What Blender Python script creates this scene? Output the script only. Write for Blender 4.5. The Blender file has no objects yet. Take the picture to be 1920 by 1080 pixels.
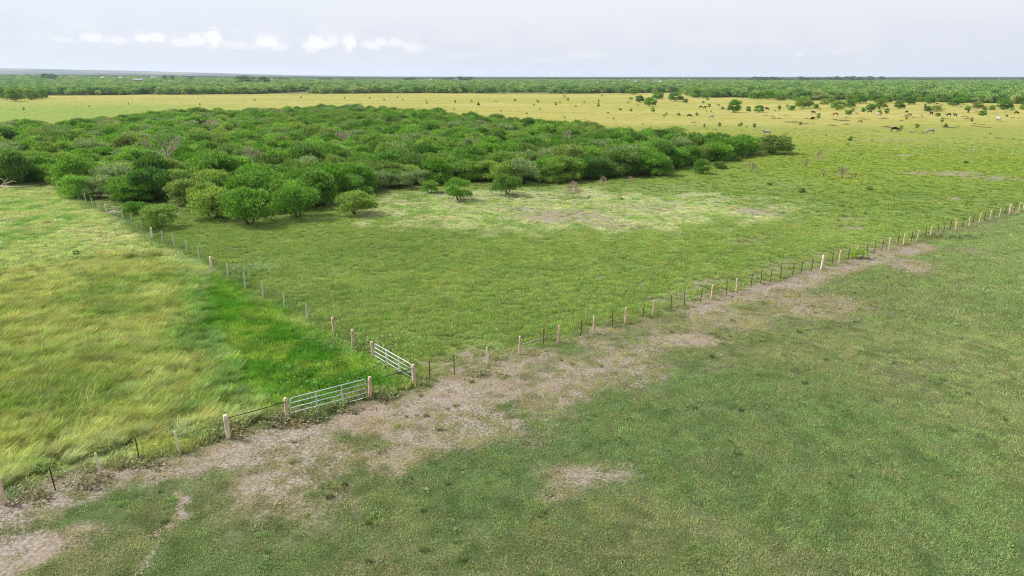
import bpy, bmesh, math, random
import numpy as np
from mathutils import Vector, Matrix
random.seed(7)
rng = np.random.default_rng(7)
SC = bpy.context.scene
COL = SC.collection

# ------------------------------------------------------------------ camera, sky, sun, exposure
CAM_H, FPX, PITCH = 19.0, 1281.0, math.radians(17.2)
cam_d = bpy.data.cameras.new('camera'); cam = bpy.data.objects.new('camera', cam_d); COL.objects.link(cam)
cam.location = (0, 0, CAM_H); cam.rotation_euler = (math.radians(90) - PITCH, 0, 0)
cam_d.sensor_width = 36; cam_d.lens = 36 * FPX / 1920; cam_d.clip_start = .5; cam_d.clip_end = 80000
SC.camera = cam
SC.view_settings.view_transform = 'Standard'; SC.view_settings.look = 'None'
SC.view_settings.exposure = 0.95; SC.view_settings.gamma = 1.0
SC.view_settings.use_curve_mapping = False
SUN_EL, SUN_AZ = math.radians(48), math.radians(-75)      # azimuth from +Y towards +X: the sun stands to the left, a little ahead
SUN_STRENGTH, SUN_ANGLE = 3.6, math.radians(11)
SKY_NISHITA, VEIL = 0.06, 0.86
K = 2.3                                                   # display value of an albedo of 1 under this light
sun_d = bpy.data.lights.new('sun', 'SUN'); sun = bpy.data.objects.new('sun', sun_d); COL.objects.link(sun)
sun_d.energy = SUN_STRENGTH; sun_d.angle = SUN_ANGLE; sun_d.color = (1, .96, .88)
sd = Vector((math.sin(SUN_AZ) * math.cos(SUN_EL), math.cos(SUN_AZ) * math.cos(SUN_EL), math.sin(SUN_EL)))
sun.rotation_euler = sd.to_track_quat('Z', 'Y').to_euler(); sun.location = (0, 0, 60)
SC.render.engine = 'CYCLES'
SC.cycles.use_denoising = True
SC.cycles.denoising_prefilter = 'NONE'
SC.cycles.max_bounces = 6; SC.cycles.diffuse_bounces = 3; SC.cycles.transmission_bounces = 4
SC.cycles.volume_bounces = 1; SC.cycles.transparent_max_bounces = 8
SC.cycles.use_adaptive_sampling = False
SC.cycles.filter_width = 1.1

def P(u, v, z=0.0):
    """a point of the photograph (1920x1080 pixels) -> the place where it stands at height z"""
    x = (u - 960) / FPX; y = (540 - v) / FPX
    dy = math.cos(PITCH) + y * math.sin(PITCH); dz = -math.sin(PITCH) + y * math.cos(PITCH)
    t = (z - CAM_H) / dz
    return (x * t, dy * t)

def nd(nt, kind, **kw):
    n = nt.nodes.new(kind)
    for k, v in kw.items(): setattr(n, k, v)
    return n
def lk(nt, a, b): nt.links.new(a, b)
def mth(nt, op, a, b=None, c=None, clamp=False):
    n = nd(nt, 'ShaderNodeMath', operation=op); n.use_clamp = clamp
    for i, s in enumerate((a, b, c)):
        if s is None: continue
        if isinstance(s, (int, float)): n.inputs[i].default_value = s
        else: lk(nt, s, n.inputs[i])
    return n.outputs[0]
def mixc(nt, fac, a, b, blend='MIX'):
    n = nd(nt, 'ShaderNodeMix', data_type='RGBA', blend_type=blend); n.clamp_factor = True
    for i, s in ((0, fac), (6, a), (7, b)):
        if isinstance(s, (int, float)): n.inputs[i].default_value = s
        elif isinstance(s, tuple): n.inputs[i].default_value = (*s[:3], 1)
        else: lk(nt, s, n.inputs[i])
    return n.outputs[2]
def sstep(nt, x, lo, hi):
    n = nd(nt, 'ShaderNodeMapRange', interpolation_type='SMOOTHSTEP')
    if isinstance(x, (int, float)): n.inputs[0].default_value = x
    else: lk(nt, x, n.inputs[0])
    n.inputs[1].default_value = lo; n.inputs[2].default_value = hi
    return n.outputs[0]
def noise(nt, vec, scale, detail=4, rough=.55, dist=0.0):
    n = nd(nt, 'ShaderNodeTexNoise'); n.inputs['Scale'].default_value = scale
    n.inputs['Detail'].default_value = detail; n.inputs['Roughness'].default_value = rough
    n.inputs['Distortion'].default_value = dist
    lk(nt, vec, n.inputs['Vector'])
    return n.outputs[0]

def lin1(c):
    c = c / 255.0
    return c / 12.92 if c <= .04045 else ((c + .055) / 1.055) ** 2.4
SKYK = 1.09 / 2 ** .95
def srgb(r, g, b): return (lin1(r) * SKYK, lin1(g) * SKYK, lin1(b) * SKYK)
def alb(r, g, b, k=1.0): return tuple(min(lin1(c) * k / K, .9) for c in (r, g, b))   # albedo of a surface seen in the open as this colour

W = bpy.data.worlds.new('World'); SC.world = W; W.use_nodes = True
nt = W.node_tree; nt.nodes.clear()
wout = nd(nt, 'ShaderNodeOutputWorld'); bg = nd(nt, 'ShaderNodeBackground')
sky = nd(nt, 'ShaderNodeTexSky', sky_type='NISHITA'); sky.sun_disc = False
sky.sun_elevation = SUN_EL; sky.sun_rotation = SUN_AZ; sky.dust_density = 2.0; sky.air_density = 1.2
tc = nd(nt, 'ShaderNodeTexCoord')
sep = nd(nt, 'ShaderNodeSeparateXYZ'); lk(nt, tc.outputs['Generated'], sep.inputs[0])
az = mth(nt, 'ARCTAN2', sep.outputs[0], sep.outputs[1]); el = mth(nt, 'ARCSINE', sep.outputs[2])
cmb = nd(nt, 'ShaderNodeCombineXYZ'); lk(nt, az, cmb.inputs[0]); lk(nt, el, cmb.inputs[1])
elp = mth(nt, 'MAXIMUM', el, 0.0)
# thin high overcast: pale lavender low down, a little whiter higher up, faint broad streaks
strv = nd(nt, 'ShaderNodeVectorMath', operation='MULTIPLY'); lk(nt, cmb.outputs[0], strv.inputs[0]); strv.inputs[1].default_value = (1.6, 7.0, 1)
veil_n = noise(nt, strv.outputs[0], 2.2, 5, .55, .4)
veil = mixc(nt, sstep(nt, elp, 0.0, .12), srgb(226, 230, 242), srgb(237, 239, 247))
veil = mixc(nt, mth(nt, 'MULTIPLY', sstep(nt, veil_n, .42, .72), .55), veil, srgb(238, 239, 247))
left = sstep(nt, az, .1, -.6)
veil = mixc(nt, mth(nt, 'MULTIPLY', left, .35), veil, srgb(214, 226, 246))
skm = nd(nt, 'ShaderNodeVectorMath', operation='SCALE'); lk(nt, sky.outputs[0], skm.inputs[0]); skm.inputs[3].default_value = SKY_NISHITA
skyc = mixc(nt, VEIL, skm.outputs[0], veil)
# fair-weather cumulus low over the horizon
def dirof(u, v):
    x = (u - 960) / FPX; y = (540 - v) / FPX
    d = Vector((x, math.cos(PITCH) + y * math.sin(PITCH), -math.sin(PITCH) + y * math.cos(PITCH))).normalized()
    return math.atan2(d.x, d.y), math.asin(d.z)
PUFFS = [(118,74,16,5,.45),(176,71,20,8,.75),(215,76,26,8,.6),(266,71,13,8,.9),(295,70,14,9,1),(345,78,26,9,.7),(372,74,22,11,.85),
         (397,72,16,17,1),(440,85,26,8,.55),(470,88,18,7,.35),(503,79,22,14,.95),(520,88,24,9,.6),(596,82,25,16,1),(622,76,14,11,.7),(655,80,13,15,1),
         (695,84,20,10,.8),(712,78,14,9,.8),(740,80,14,9,.7),(775,89,22,10,.5),(870,104,40,6,.25),(1100,104,44,6,.35),(1050,112,60,5,.22),(1500,101,9,6,.4),(1560,96,30,6,.2)]
nvec = nd(nt, 'ShaderNodeVectorMath', operation='MULTIPLY'); lk(nt, cmb.outputs[0], nvec.inputs[0]); nvec.inputs[1].default_value = (1, 1.5, 1)
cn = noise(nt, nvec.outputs[0], 64, 8, .66, .2)
cn2 = noise(nt, nvec.outputs[0], 17, 3, .5)
cloud = None
for (u, v, rx, ry, s) in PUFFS:
    a, e = dirof(u, v)
    sb = nd(nt, 'ShaderNodeVectorMath', operation='SUBTRACT'); lk(nt, cmb.outputs[0], sb.inputs[0]); sb.inputs[1].default_value = (a, e, 0)
    ml = nd(nt, 'ShaderNodeVectorMath', operation='MULTIPLY'); lk(nt, sb.outputs[0], ml.inputs[0]); ml.inputs[1].default_value = (FPX / rx / .92, FPX / ry / .92, 0)
    ln = nd(nt, 'ShaderNodeVectorMath', operation='LENGTH'); lk(nt, ml.outputs[0], ln.inputs[0])
    dd = mth(nt, 'ADD', ln.outputs['Value'], mth(nt, 'MULTIPLY', mth(nt, 'SUBTRACT', cn, .5), 2.3))
    m = mth(nt, 'MULTIPLY', sstep(nt, dd, 1.2, .5), s)
    cloud = m if cloud is None else mth(nt, 'MAXIMUM', cloud, m)
skyc = mixc(nt, mth(nt, 'MULTIPLY', cloud, .74, clamp=True), skyc, srgb(255, 254, 254))
lowb = mth(nt, 'MULTIPLY', mth(nt, 'MULTIPLY', sstep(nt, el, .075, .055), sstep(nt, el, .028, .048)), mth(nt, 'MULTIPLY', sstep(nt, az, .06, -.2), sstep(nt, cn, .44, .66)))
skyc = mixc(nt, mth(nt, 'MULTIPLY', lowb, .22), skyc, srgb(246, 246, 250))
# grey-lavender cloud bank behind the puffs
bank = mth(nt, 'MULTIPLY', mth(nt, 'MULTIPLY', sstep(nt, el, .085, .05), sstep(nt, el, .0, .03)), sstep(nt, cn2, .35, .65))
skyc = mixc(nt, mth(nt, 'MULTIPLY', mth(nt, 'SUBTRACT', 1.0, cloud), mth(nt, 'MULTIPLY', bank, .28)), skyc, srgb(205, 211, 230))
lk(nt, skyc, bg.inputs[0]); bg.inputs[1].default_value = 1.0
lk(nt, bg.outputs[0], wout.inputs[0])

# ------------------------------------------------------------------ small tools
def tag(o, label=None, cat=None, group=None, kind=None):
    if label: o['label'] = label
    if cat: o['category'] = cat
    if group: o['group'] = group
    if kind: o['kind'] = kind
    return o
def empty(name, loc=(0, 0, 0), rz=0.0):
    o = bpy.data.objects.new(name, None); COL.objects.link(o); o.location = loc; o.rotation_euler = (0, 0, rz)
    o.empty_display_size = .3
    return o
def fast_mesh(name, verts, faces, mats=(), midx=None, smooth=False):
    """faces: int array (n,k)"""
    me = bpy.data.meshes.new(name)
    verts = np.asarray(verts, dtype=np.float32); faces = np.asarray(faces, dtype=np.int32)
    k = faces.shape[1]; n = len(faces)
    me.vertices.add(len(verts)); me.vertices.foreach_set('co', verts.ravel())
    me.loops.add(n * k); me.loops.foreach_set('vertex_index', faces.ravel())
    me.polygons.add(n); me.polygons.foreach_set('loop_start', np.arange(0, n * k, k, dtype=np.int32))
    me.polygons.foreach_set('loop_total', np.full(n, k, dtype=np.int32))
    for m in mats: me.materials.append(m)
    if midx is not None: me.polygons.foreach_set('material_index', np.asarray(midx, dtype=np.int32))
    me.polygons.foreach_set('use_smooth', np.full(n, smooth, dtype=bool))
    me.update(calc_edges=True); me.validate()
    return me
def link(name, me, parent=None, mat=None):
    if mat is not None and not me.materials: me.materials.append(mat)
    o = bpy.data.objects.new(name, me); COL.objects.link(o)
    if parent: o.parent = parent
    return o

class MB:
    def __init__(self): self.v, self.f = [], []
    def tube(self, pts, rads, n=6, cap=True):
        base = len(self.v); pts = [Vector(p) for p in pts]
        up = Vector((0.013, 0.02, 1))
        for i, p in enumerate(pts):
            d = (pts[min(i + 1, len(pts) - 1)] - pts[max(i - 1, 0)]).normalized()
            s = d.cross(up)
            if s.length < .1: s = d.cross(Vector((1, 0.1, 0)))
            s.normalize(); t = s.cross(d)
            r = rads[i] if hasattr(rads, '__len__') else rads
            for k in range(n):
                a = 2 * math.pi * k / n
                self.v.append(tuple(p + s * math.cos(a) * r + t * math.sin(a) * r))
        for i in range(len(pts) - 1):
            for k in range(n):
                a = base + i * n + k; b = base + i * n + (k + 1) % n
                self.f.append((a, a + n, b + n, b))
        if cap:
            self.f.append(tuple(base + k for k in range(n)))
            self.f.append(tuple(base + (len(pts) - 1) * n + k for k in reversed(range(n))))
        return self
    def box(self, lo, hi, M=None):
        b = len(self.v)
        for x in (lo[0], hi[0]):
            for y in (lo[1], hi[1]):
                for z in (lo[2], hi[2]):
                    p = Vector((x, y, z)); self.v.append(tuple(M @ p if M else p))
        for f in ((0, 1, 3, 2), (4, 6, 7, 5), (0, 4, 5, 1), (2, 3, 7, 6), (0, 2, 6, 4), (1, 5, 7, 3)):
            self.f.append(tuple(b + i for i in f))
        return self
    def mesh(self, name, mat, smooth=True):
        me = bpy.data.meshes.new(name); me.from_pydata(self.v, [], self.f); me.materials.append(mat)
        me.polygons.foreach_set('use_smooth', np.full(len(me.polygons), smooth, dtype=bool)); me.update()
        return me
    def build(self, name, mat, parent=None, smooth=True):
        return link(name, self.mesh(name, mat, smooth), parent)

# lattice noise in numpy
def _h(ix, iy, s):
    n = (ix.astype(np.int64) * 374761393 + iy.astype(np.int64) * 668265263 + s * 974634777) & 0x7fffffff
    n = ((n ^ (n >> 13)) * 1274126177) & 0x7fffffff
    n = n ^ (n >> 16)
    return (n & 0xffff) / 65535.0
def vn(x, y, s=0):
    xi = np.floor(x); yi = np.floor(y); fx = x - xi; fy = y - yi
    fx = fx * fx * (3 - 2 * fx); fy = fy * fy * (3 - 2 * fy)
    a, b, c, d = _h(xi, yi, s), _h(xi + 1, yi, s), _h(xi, yi + 1, s), _h(xi + 1, yi + 1, s)
    return (a * (1 - fx) + b * fx) * (1 - fy) + (c * (1 - fx) + d * fx) * fy
def fbm(x, y, s=0, o=4):
    r = 0; amp = .5; t = 0
    for i in range(o):
        r = r + amp * vn(x * 2 ** i + 17.3 * i, y * 2 ** i - 9.1 * i, s + i * 31); t += amp; amp *= .5
    return r / t
def ss(x, lo, hi):
    t = np.clip((x - lo) / (hi - lo), 0, 1); return t * t * (3 - 2 * t)
def inpoly(x, y, poly):
    r = np.zeros(x.shape, bool); n = len(poly)
    for i in range(n):
        x1, y1 = poly[i]; x2, y2 = poly[(i + 1) % n]
        if y1 == y2: continue
        c = ((y1 > y) != (y2 > y)) & (x < (x2 - x1) * (y - y1) / (y2 - y1) + x1)
        r ^= c
    return r
def pdist(x, y, pts, close=False):
    d = np.full(x.shape, 1e9); n = len(pts)
    for i in range(n if close else n - 1):
        (ax, ay), (bx, by) = pts[i], pts[(i + 1) % n]
        L = (bx - ax) ** 2 + (by - ay) ** 2 + 1e-9
        t = np.clip(((x - ax) * (bx - ax) + (y - ay) * (by - ay)) / L, 0, 1)
        d = np.minimum(d, np.hypot(x - ax - t * (bx - ax), y - ay - t * (by - ay)))
    return d
def softpoly(x, y, poly, w):
    d = pdist(x, y, poly, True); ins = inpoly(x, y, poly)
    return ss(np.where(ins, d, -d), -w, w)

# ------------------------------------------------------------------ where things lie
PP = lambda L, z=0.0: [P(u, v, z) for u, v in L]
F_A = PP([(8, 947), (428, 822), (694, 747), (777, 722), (974, 664), (1113, 626), (1225, 593), (1381, 549), (1540, 505), (1667, 468), (1792, 432), (1910, 397)])
_dx, _dy = F_A[-1][0] - F_A[-4][0], F_A[-1][1] - F_A[-4][1]; _n = math.hypot(_dx, _dy)
F_A_EXT = [(F_A[0][0] - 60, F_A[0][1] - 46)] + F_A + [(F_A[-1][0] + _dx / _n * 400, F_A[-1][1] + _dy / _n * 400)]
F_B = PP([(777, 722), (627, 628), (533, 580), (428, 522), (350, 475), (286, 448), (231, 413), (174, 389), (138, 370), (108, 355)])
_dx, _dy = F_B[-1][0] - F_B[-4][0], F_B[-1][1] - F_B[-4][1]; _n = math.hypot(_dx, _dy)
F_B_EXT = F_B + [(F_B[-1][0] + _dx / _n * 120, F_B[-1][1] + _dy / _n * 120)]
NEAR = F_A_EXT + [(2500, -200), (-2500, -200)]                                   # pasture on the camera's side of the fence
NEAR = [(-2000, F_A_EXT[0][1] - 1500)] + F_A_EXT + [(3000, F_A_EXT[-1][1] - 200), (3000, -3000), (-2000, -3000)]
PADDOCK = [F_A_EXT[0]] + F_A[:4] + F_B[1:] + [F_B_EXT[-1], (-400, 260), (-400, -60)]
TALL = PP([(-900, 560), (-300, 520), (60, 500), (200, 470), (330, 475), (385, 530), (375, 570), (345, 630), (370, 690), (450, 730), (500, 772), (420, 803), (330, 830), (190, 868), (0, 915), (-300, 985), (-900, 1000)])
LUSH = PP([(395, 515), (450, 545), (540, 605), (625, 640), (700, 690), (768, 722), (694, 742), (540, 780), (500, 780), (420, 745), (345, 700), (320, 640), (350, 560)])
WOOD = [P(-900, 181), P(-300, 180), P(90, 179), P(200, 178.5), P(400, 177), P(600, 176), P(800, 174.5), P(960, 176), P(1180, 175), P(1275, 173.5), P(1300, 182),
        P(1400, 183), P(1470, 185), P(1500, 189), P(1600, 187), P(1700, 190), P(1800, 192), P(1920, 195), P(2300, 198), (2400, 600), (3600, 4200), (-3600, 4200), (-2400, 1200)]
THICKET = PP([(-350, 345), (-60, 345), (60, 350), (112, 351), (160, 371), (205, 386), (262, 380), (330, 378), (366, 408), (470, 416), (560, 405), (620, 385), (705, 362), (790, 352), (900, 346), (1000, 346),
              (1100, 341), (1230, 333), (1280, 318), (1335, 304), (1375, 300), (1425, 290), (1478, 283)]) + \
          PP([(1484, 259), (1430, 256), (1350, 254), (1322, 262), (1298, 263), (1262, 244), (1205, 246), (1140, 238), (1050, 229), (950, 221), (860, 215), (760, 208), (680, 202), (600, 200), (540, 205), (440, 207),
              (370, 209), (300, 212), (220, 217), (150, 222), (125, 231), (95, 231), (60, 228), (0, 230), (-200, 238), (-380, 250)], 3.9)
FAR_FENCE = PP([(1540, 263), (1608, 268), (1742, 280), (1825, 286), (1920, 294), (2100, 309)])
def clearing(u, v, hx, hy):
    c = P(u, v); a = P(u - hx, v); b = P(u, v - hy); d = P(u, v + hy)
    return (c[0], (b[1] + d[1]) / 2, abs(c[0] - a[0]), abs(b[1] - d[1]) / 2)
CLEAR = [clearing(*c) for c in ((1255, 161.5, 45, 1.6), (1215, 156, 40, 1.2), (1360, 161, 60, 1.4), (1520, 153, 110, 1.6), (1370, 153, 40, 1.2), (1680, 157.5, 60, .9), (1790, 157, 60, .9), (1560, 158, 50, .9), (1440, 150.5, 60, .8), (1620, 150.5, 40, .7),
         (1730, 153, 50, .8), (1900, 156, 30, .7), (840, 151.6, 30, .6), (500, 149, 30, .5), (1150, 158, 30, .8), (140, 149, 20, .5), (1310, 168, 30, 1.6))]

# (u, v, half width, half height in px, strength)
DIRT = [(860, 745, 95, 40, .80), (640, 800, 150, 26, .42), (600, 868, 150, 42, .34), (500, 905, 75, 30, .5), (430, 868, 80, 15, .7), (540, 832, 70, 16, .6), (700, 790, 60, 18, .62), (880, 800, 90, 45, .45), (880, 672, 70, 18, .42), (1020, 738, 120, 28, .36), (1090, 892, 110, 36, .46), (1040, 930, 70, 22, .3),
        (1285, 640, 85, 20, .62), (1180, 690, 90, 26, .32), (1370, 600, 110, 30, .32), (1510, 572, 150, 40, .34), (1715, 500, 60, 18, .42), (1820, 470, 60, 12, .2), (30, 1035, 95, 50, .75), (120, 1000, 60, 30, .3),
        (1145, 622, 30, 8, .5), (1310, 532, 40, 8, .45), (410, 842, 46, 10, .5), (1605, 429, 20, 4.5, 1.2), (1700, 292.5, 14, 1.6, .9), (1792, 328, 24, 2.4, .85), (1770, 325, 110, 5, .35), (1870, 335, 70, 5, .32), (1785, 373, 12, 2, .6),
        (1117, 520, 12, 3, .5), (1200, 534, 12, 4, .4), (1203, 557, 18, 3, .5), (212, 397, 18, 3.2, 1.1), (445, 466, 40, 2.6, .4), (1600, 412, 50, 5, .3), (1060, 408, 110, 15, .5), (1160, 424, 70, 9, .42), (1420, 398, 44, 10, .42), (980, 392, 60, 6, .4), (1400, 452, 50, 6, .3),
        (1230, 392, 60, 8, .3), (350, 388, 50, 5, .4), (1480, 270, 30, 3, .2), (1700, 262, 120, 5, .16), (560, 960, 120, 40, .18), (900, 1000, 100, 30, .12), (1350, 780, 140, 40, .1), (1720, 700, 120, 40, .08)]
DIRT = [(*clearing(u, v, hx, hy), min(s * 1.25, 1.1)) for (u, v, hx, hy, s) in DIRT]
TRACKS = [(PP([(-200, 1020), (60, 948), (180, 908), (330, 872), (430, 855), (560, 812), (660, 788), (760, 765), (850, 738), (940, 712)]), 1.2, .85),
          (PP([(-200, 1010), (0, 962), (150, 905), (300, 868), (400, 845)]), .9, .55),
          (PP([(940, 712), (1060, 680), (1180, 655), (1260, 640), (1340, 610)]), 1.6, .35),
          (PP([(1315, 578), (1400, 551), (1480, 532), (1560, 507), (1640, 485), (1725, 462)]), 1.35, .82),
          (PP([(1725, 462), (1800, 440), (1900, 412)]), 1.0, .25),
          (PP([(1240, 568), (1330, 530), (1400, 520), (1560, 478), (1700, 448)]), 1.4, .4),
          (PP([(316, 940), (325, 985), (308, 1030), (295, 1090), (280, 1150)]), .13, 1.05),
          (PP([(1760, 300), (1680, 262), (1640, 250)]), .5, .2)]
WEEDY = [(*clearing(u, v, hx, hy), s) for (u, v, hx, hy, s) in ((470, 506, 52, 17, 1), (625, 513, 34, 5, .8), (215, 378, 60, 9, .5), (900, 362, 120, 8, .6), (1240, 350, 110, 8, .5), (1430, 345, 90, 20, .35), (360, 395, 60, 14, .6))]
DARK = [(*clearing(u, v, hx, hy), s) for (u, v, hx, hy, s) in ((1670, 238.5, 12, 2, 1), (1783, 239, 15, 1.6, 1), (1844, 238, 11, 1.8, 1), (1578, 225.5, 15, 1.8, 1), (1584, 233, 8, 1.2, 1), (1560, 235, 10, 1.2, 1),
        (1619, 223.5, 6, 1.1, .9), (1654, 222.5, 8, 1.4, 1), (1698, 218, 14, 1, .9), (1728, 221, 14, 1, .8), (1815, 219, 9, 1, .8), (1712, 248, 16, 3.4, .55), (1838, 233, 9, 1, .7), (1439, 217.5, 12, 1, .9), (1455, 222, 13, 1.1, .9),
        (1479, 217, 9, 1, .8), (1481, 229, 18, 1.4, 1), (1512, 232, 14, 1.1, .9), (1520, 223, 9, 1.6, 1), (1590, 221, 16, .9, .6), (1775, 223, 12, .9, .7), (1718, 234, 10, .9, .7), (1900, 221, 8, 1, .7), (1300, 230, 8, .8, .6), (1365, 205.5, 20, .8, .6), (1500, 206, 14, .8, .5), (1690, 227, 8, .8, .5), (1890, 210, 20, .8, .6), (1640, 246, 10, .8, .3), (1860, 259, 16, .8, .3))]
WORN = PP([(150, 925), (300, 868), (430, 835), (600, 790), (800, 722), (850, 655), (960, 655), (1200, 618), (1420, 580), (1400, 640), (1200, 710), (1030, 780), (920, 870), (740, 905), (560, 965), (420, 950), (440, 900), (300, 905), (160, 945)])
def ell(x, y, L, q=1.0):
    r = np.zeros(x.shape)
    for (cx, cy, rx, ry, s) in L:
        d = np.sqrt(((x - cx) / rx) ** 2 + ((y - cy) / ry) ** 2)
        r = np.maximum(r, s * ss(d, 1.35, .25))
    return r
def C(*c): return np.array(alb(*c))
def mixn(a, b, t): return a + (b - a) * t[:, None]

def fields(x, y):
    """what grows and lies at ground points: albedo of the cover, amount of bare dirt, masks"""
    x = np.asarray(x, float); y = np.asarray(y, float)
    R = np.hypot(x, y)
    wx = x + (fbm(x * .28, y * .28, 3) - .5) * 3.0 + (fbm(x * 1.3, y * 1.3, 5, 2) - .5) * .8
    wy = y + (fbm(x * .28, y * .28, 9) - .5) * 3.0 + (fbm(x * 1.3, y * 1.3, 11, 2) - .5) * .8
    near = softpoly(wx, wy, NEAR, .6); pad = softpoly(wx, wy, PADDOCK, .6) * (1 - near)
    tall = softpoly(wx + (fbm(x * .1, y * .1, 13) - .5) * 6, wy + (fbm(x * .1, y * .1, 14) - .5) * 6, TALL, 2.2); lush = softpoly(wx, wy, LUSH, 1.2) * (1 - tall * .6)
    n1 = fbm(x * .06, y * .06, 21); n2 = fbm(x * .35, y * .35, 22); n3 = fbm(x * .012, y * .03, 23); n4 = fbm(x * 1.7, y * 1.7, 24, 3)
    c = np.tile(C(128, 154, 74), (len(x), 1))
    # middle field: rich green close, brighter and yellower with distance; golden further out
    c = mixn(c, C(146, 166, 88), ss(n2 * .6 + n1 * .5, .48, .72) * .7)
    c = mixn(c, C(104, 138, 58), ss(n1 * .6 + n3 * .4, .5, .66) * .75)
    right = ss(x / (y + 1), .05, .5)
    c = mixn(c, C(146, 170, 68), ss(y, 95, 150) * (.35 + .55 * right))
    c = mixn(c, C(178, 184, 92), ss(y + (n3 - .5) * 60, 165, 235) * (.55 + .35 * n2))
    gold = mixn(np.tile(C(202, 198, 108), (len(x), 1)), C(190, 190, 94), ss(n3, .4, .62))
    gold = mixn(gold, C(216, 206, 128), ss(fbm(x * .008 + 3, y * .04, 41), .5, .7) * .7)
    gold = mixn(gold, C(158, 184, 84), ss(x / (y + 1), -.26, -.58) * ss(y, 640, 420) * .95)
    c = mixn(c, gold, ss(y + (n3 - .5) * 90, 230, 330))
    c = mixn(c, C(150, 150, 70), ss(n2, .55, .8) * ss(y, 200, 300) * .4)
    # pale straw patch in front of the thicket
    cx, cy, rx, ry = clearing(1050, 398, 450, 46)
    pale = ss(np.sqrt(((wx - cx) / rx) ** 2 + ((wy - cy) / ry) ** 2) + (n2 - .5) * .7, 1.1, .7)
    c = mixn(c, mixn(np.tile(C(190, 196, 146), (len(x), 1)), C(146, 176, 96), ss(n2 * .5 + n4 * .5, .48, .6)), pale)
    wd = ell(wx, wy, WEEDY); c = mixn(c, C(160, 176, 126), wd * ss(n4, .3, .6) * .8)
    # paddock left of the side fence
    pc = mixn(np.tile(C(168, 184, 112), (len(x), 1)), C(118, 162, 70), ss(n2 * .5 + n1 * .5, .46, .62))
    pc = mixn(pc, C(182, 186, 130), ss(fbm(x * .2 + 5, y * .4, 33), .5, .7) * .7)
    tc_ = mixn(np.tile(C(152, 162, 76), (len(x), 1)), C(122, 146, 56), ss(fbm(x * .16, y * .3, 35), .45, .7))
    tc_ = mixn(tc_, C(184, 188, 104), ss(fbm(x * .22 + 9, y * .45, 36), .5, .8) * .55)
    pc = mixn(pc, tc_, tall); pc = mixn(pc, mixn(np.tile(C(84, 134, 40), (len(x), 1)), C(128, 156, 64), ss(n2, .5, .7)), lush)
    fb = ss(pdist(wx, wy, F_B), 1.6, .4) * ss(y, 40, 60)
    c = mixn(c, pc, pad)
    c = mixn(c, C(96, 126, 62), fb * .6)
    # pasture on the near side
    nc = mixn(np.tile(C(116, 128, 80), (len(x), 1)), C(136, 136, 98), ss(n2 * .5 + n4 * .5, .45, .62) * .8)
    nc = mixn(nc, C(102, 126, 74), ss(n1, .45, .66) * .8)
    nc = mixn(nc, C(130, 152, 88), ss(x, 14, 60) * .75)
    gl = ell(wx, wy, [(*clearing(170, 940, 190, 60), 1.), (*clearing(300, 900, 90, 22), 1.), (*clearing(1090, 655, 90, 16), .8), (*clearing(1500, 545, 50, 12), .5), (*clearing(1040, 800, 90, 40), .3)])
    nc = mixn(nc, C(94, 128, 68), gl * .75)
    c = mixn(c, nc, near)
    fa = ss(pdist(wx, wy, F_A), 1.5, .3)
    c = mixn(c, C(124, 132, 84), fa * .6)
    # woodland floor and what lies beyond
    wood = softpoly(wx, wy, WOOD, 6); c = mixn(c, C(140, 150, 88), wood)
    for (ex, ey, erx, ery) in CLEAR:
        t = ss(np.sqrt(((x - ex) / erx) ** 2 + ((y - ey) / ery) ** 2), 1.2, .8); c = mixn(c, C(196, 196, 138), t)
    far = ss(R, 3600, 4600); c = mixn(c, mixn(np.tile(C(58, 78, 58), (len(x), 1)), C(168, 172, 124), ss(fbm(x * .0011, y * .0016, 51), .58, .66)), far)
    thick = softpoly(wx, wy, THICKET, 2.5)
    c = mixn(c, C(110, 124, 66), thick * .8)
    dirt = ell(wx, wy, DIRT)
    for pts, w, s in TRACKS:
        dirt = np.maximum(dirt, s * .82 * ss(pdist(wx, wy, pts), w * 2.1, w * .1))
    dirt = np.maximum(dirt, softpoly(wx, wy, WORN, 4.0) * (.14 + .72 * ss(n2 * .6 + n1 * .4, .4, .62)) * .66)
    dirt = np.maximum(dirt, fa * .32 * ss(n2, .35, .6))
    dirt = np.maximum(dirt, near * ss(fbm(x * .45, y * .45, 97), .62, .78) * .13)
    c = mixn(c, C(158, 144, 108), ss(dirt, .1, .45) * .6 * np.maximum(near, ss(y, 300, 100) * .5))
    dark = ell(wx, wy, DARK)
    return dict(c=c, dirt=dirt * (1 - thick * .7), near=near, pad=pad, tall=tall * pad, lush=lush * pad, dark=dark, thick=thick, wood=wood, pale=pale * (1 - near) * (1 - pad), R=R, n2=n2, n4=n4)

def terrain(x, y):
    x = np.asarray(x, float); y = np.asarray(y, float)
    R = np.hypot(x, y); a = np.arctan2(x, y)
    ridge = ss(R, 9500, 15500) * (ss(a, -.16, -.66) * 118 + ss(a, .1, -.2) * 12 + 6) * (1 + .10 * (fbm(a * 9, R * 0 + 1.5, 61) - .5))
    ridge = ridge + ss(R, 1300, 3600) * ss(a, -.12, -.62) * 17
    low = ss(R, 5000, 9000) * fbm(x * .0004, y * .0004, 62) * 6
    return ridge + low

def PT(u, v, cap):
    """where the sight line meets the rising ground"""
    y0 = min(P(u, v)[1] if v > 143.6 else cap, cap); k = (u - 960) / FPX / (math.cos(PITCH) + (540 - v) / FPX * math.sin(PITCH)); slope = (143.45 - v) / FPX
    for y in np.arange(900, y0, 25.0):
        if float(terrain(np.array([k * y]), np.array([y]))[0]) > CAM_H + slope * y - .5: return k * y, y, float(terrain(np.array([k * y]), np.array([y]))[0])
    return k * y0, y0, float(terrain(np.array([k * y0]), np.array([y0]))[0])

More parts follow.
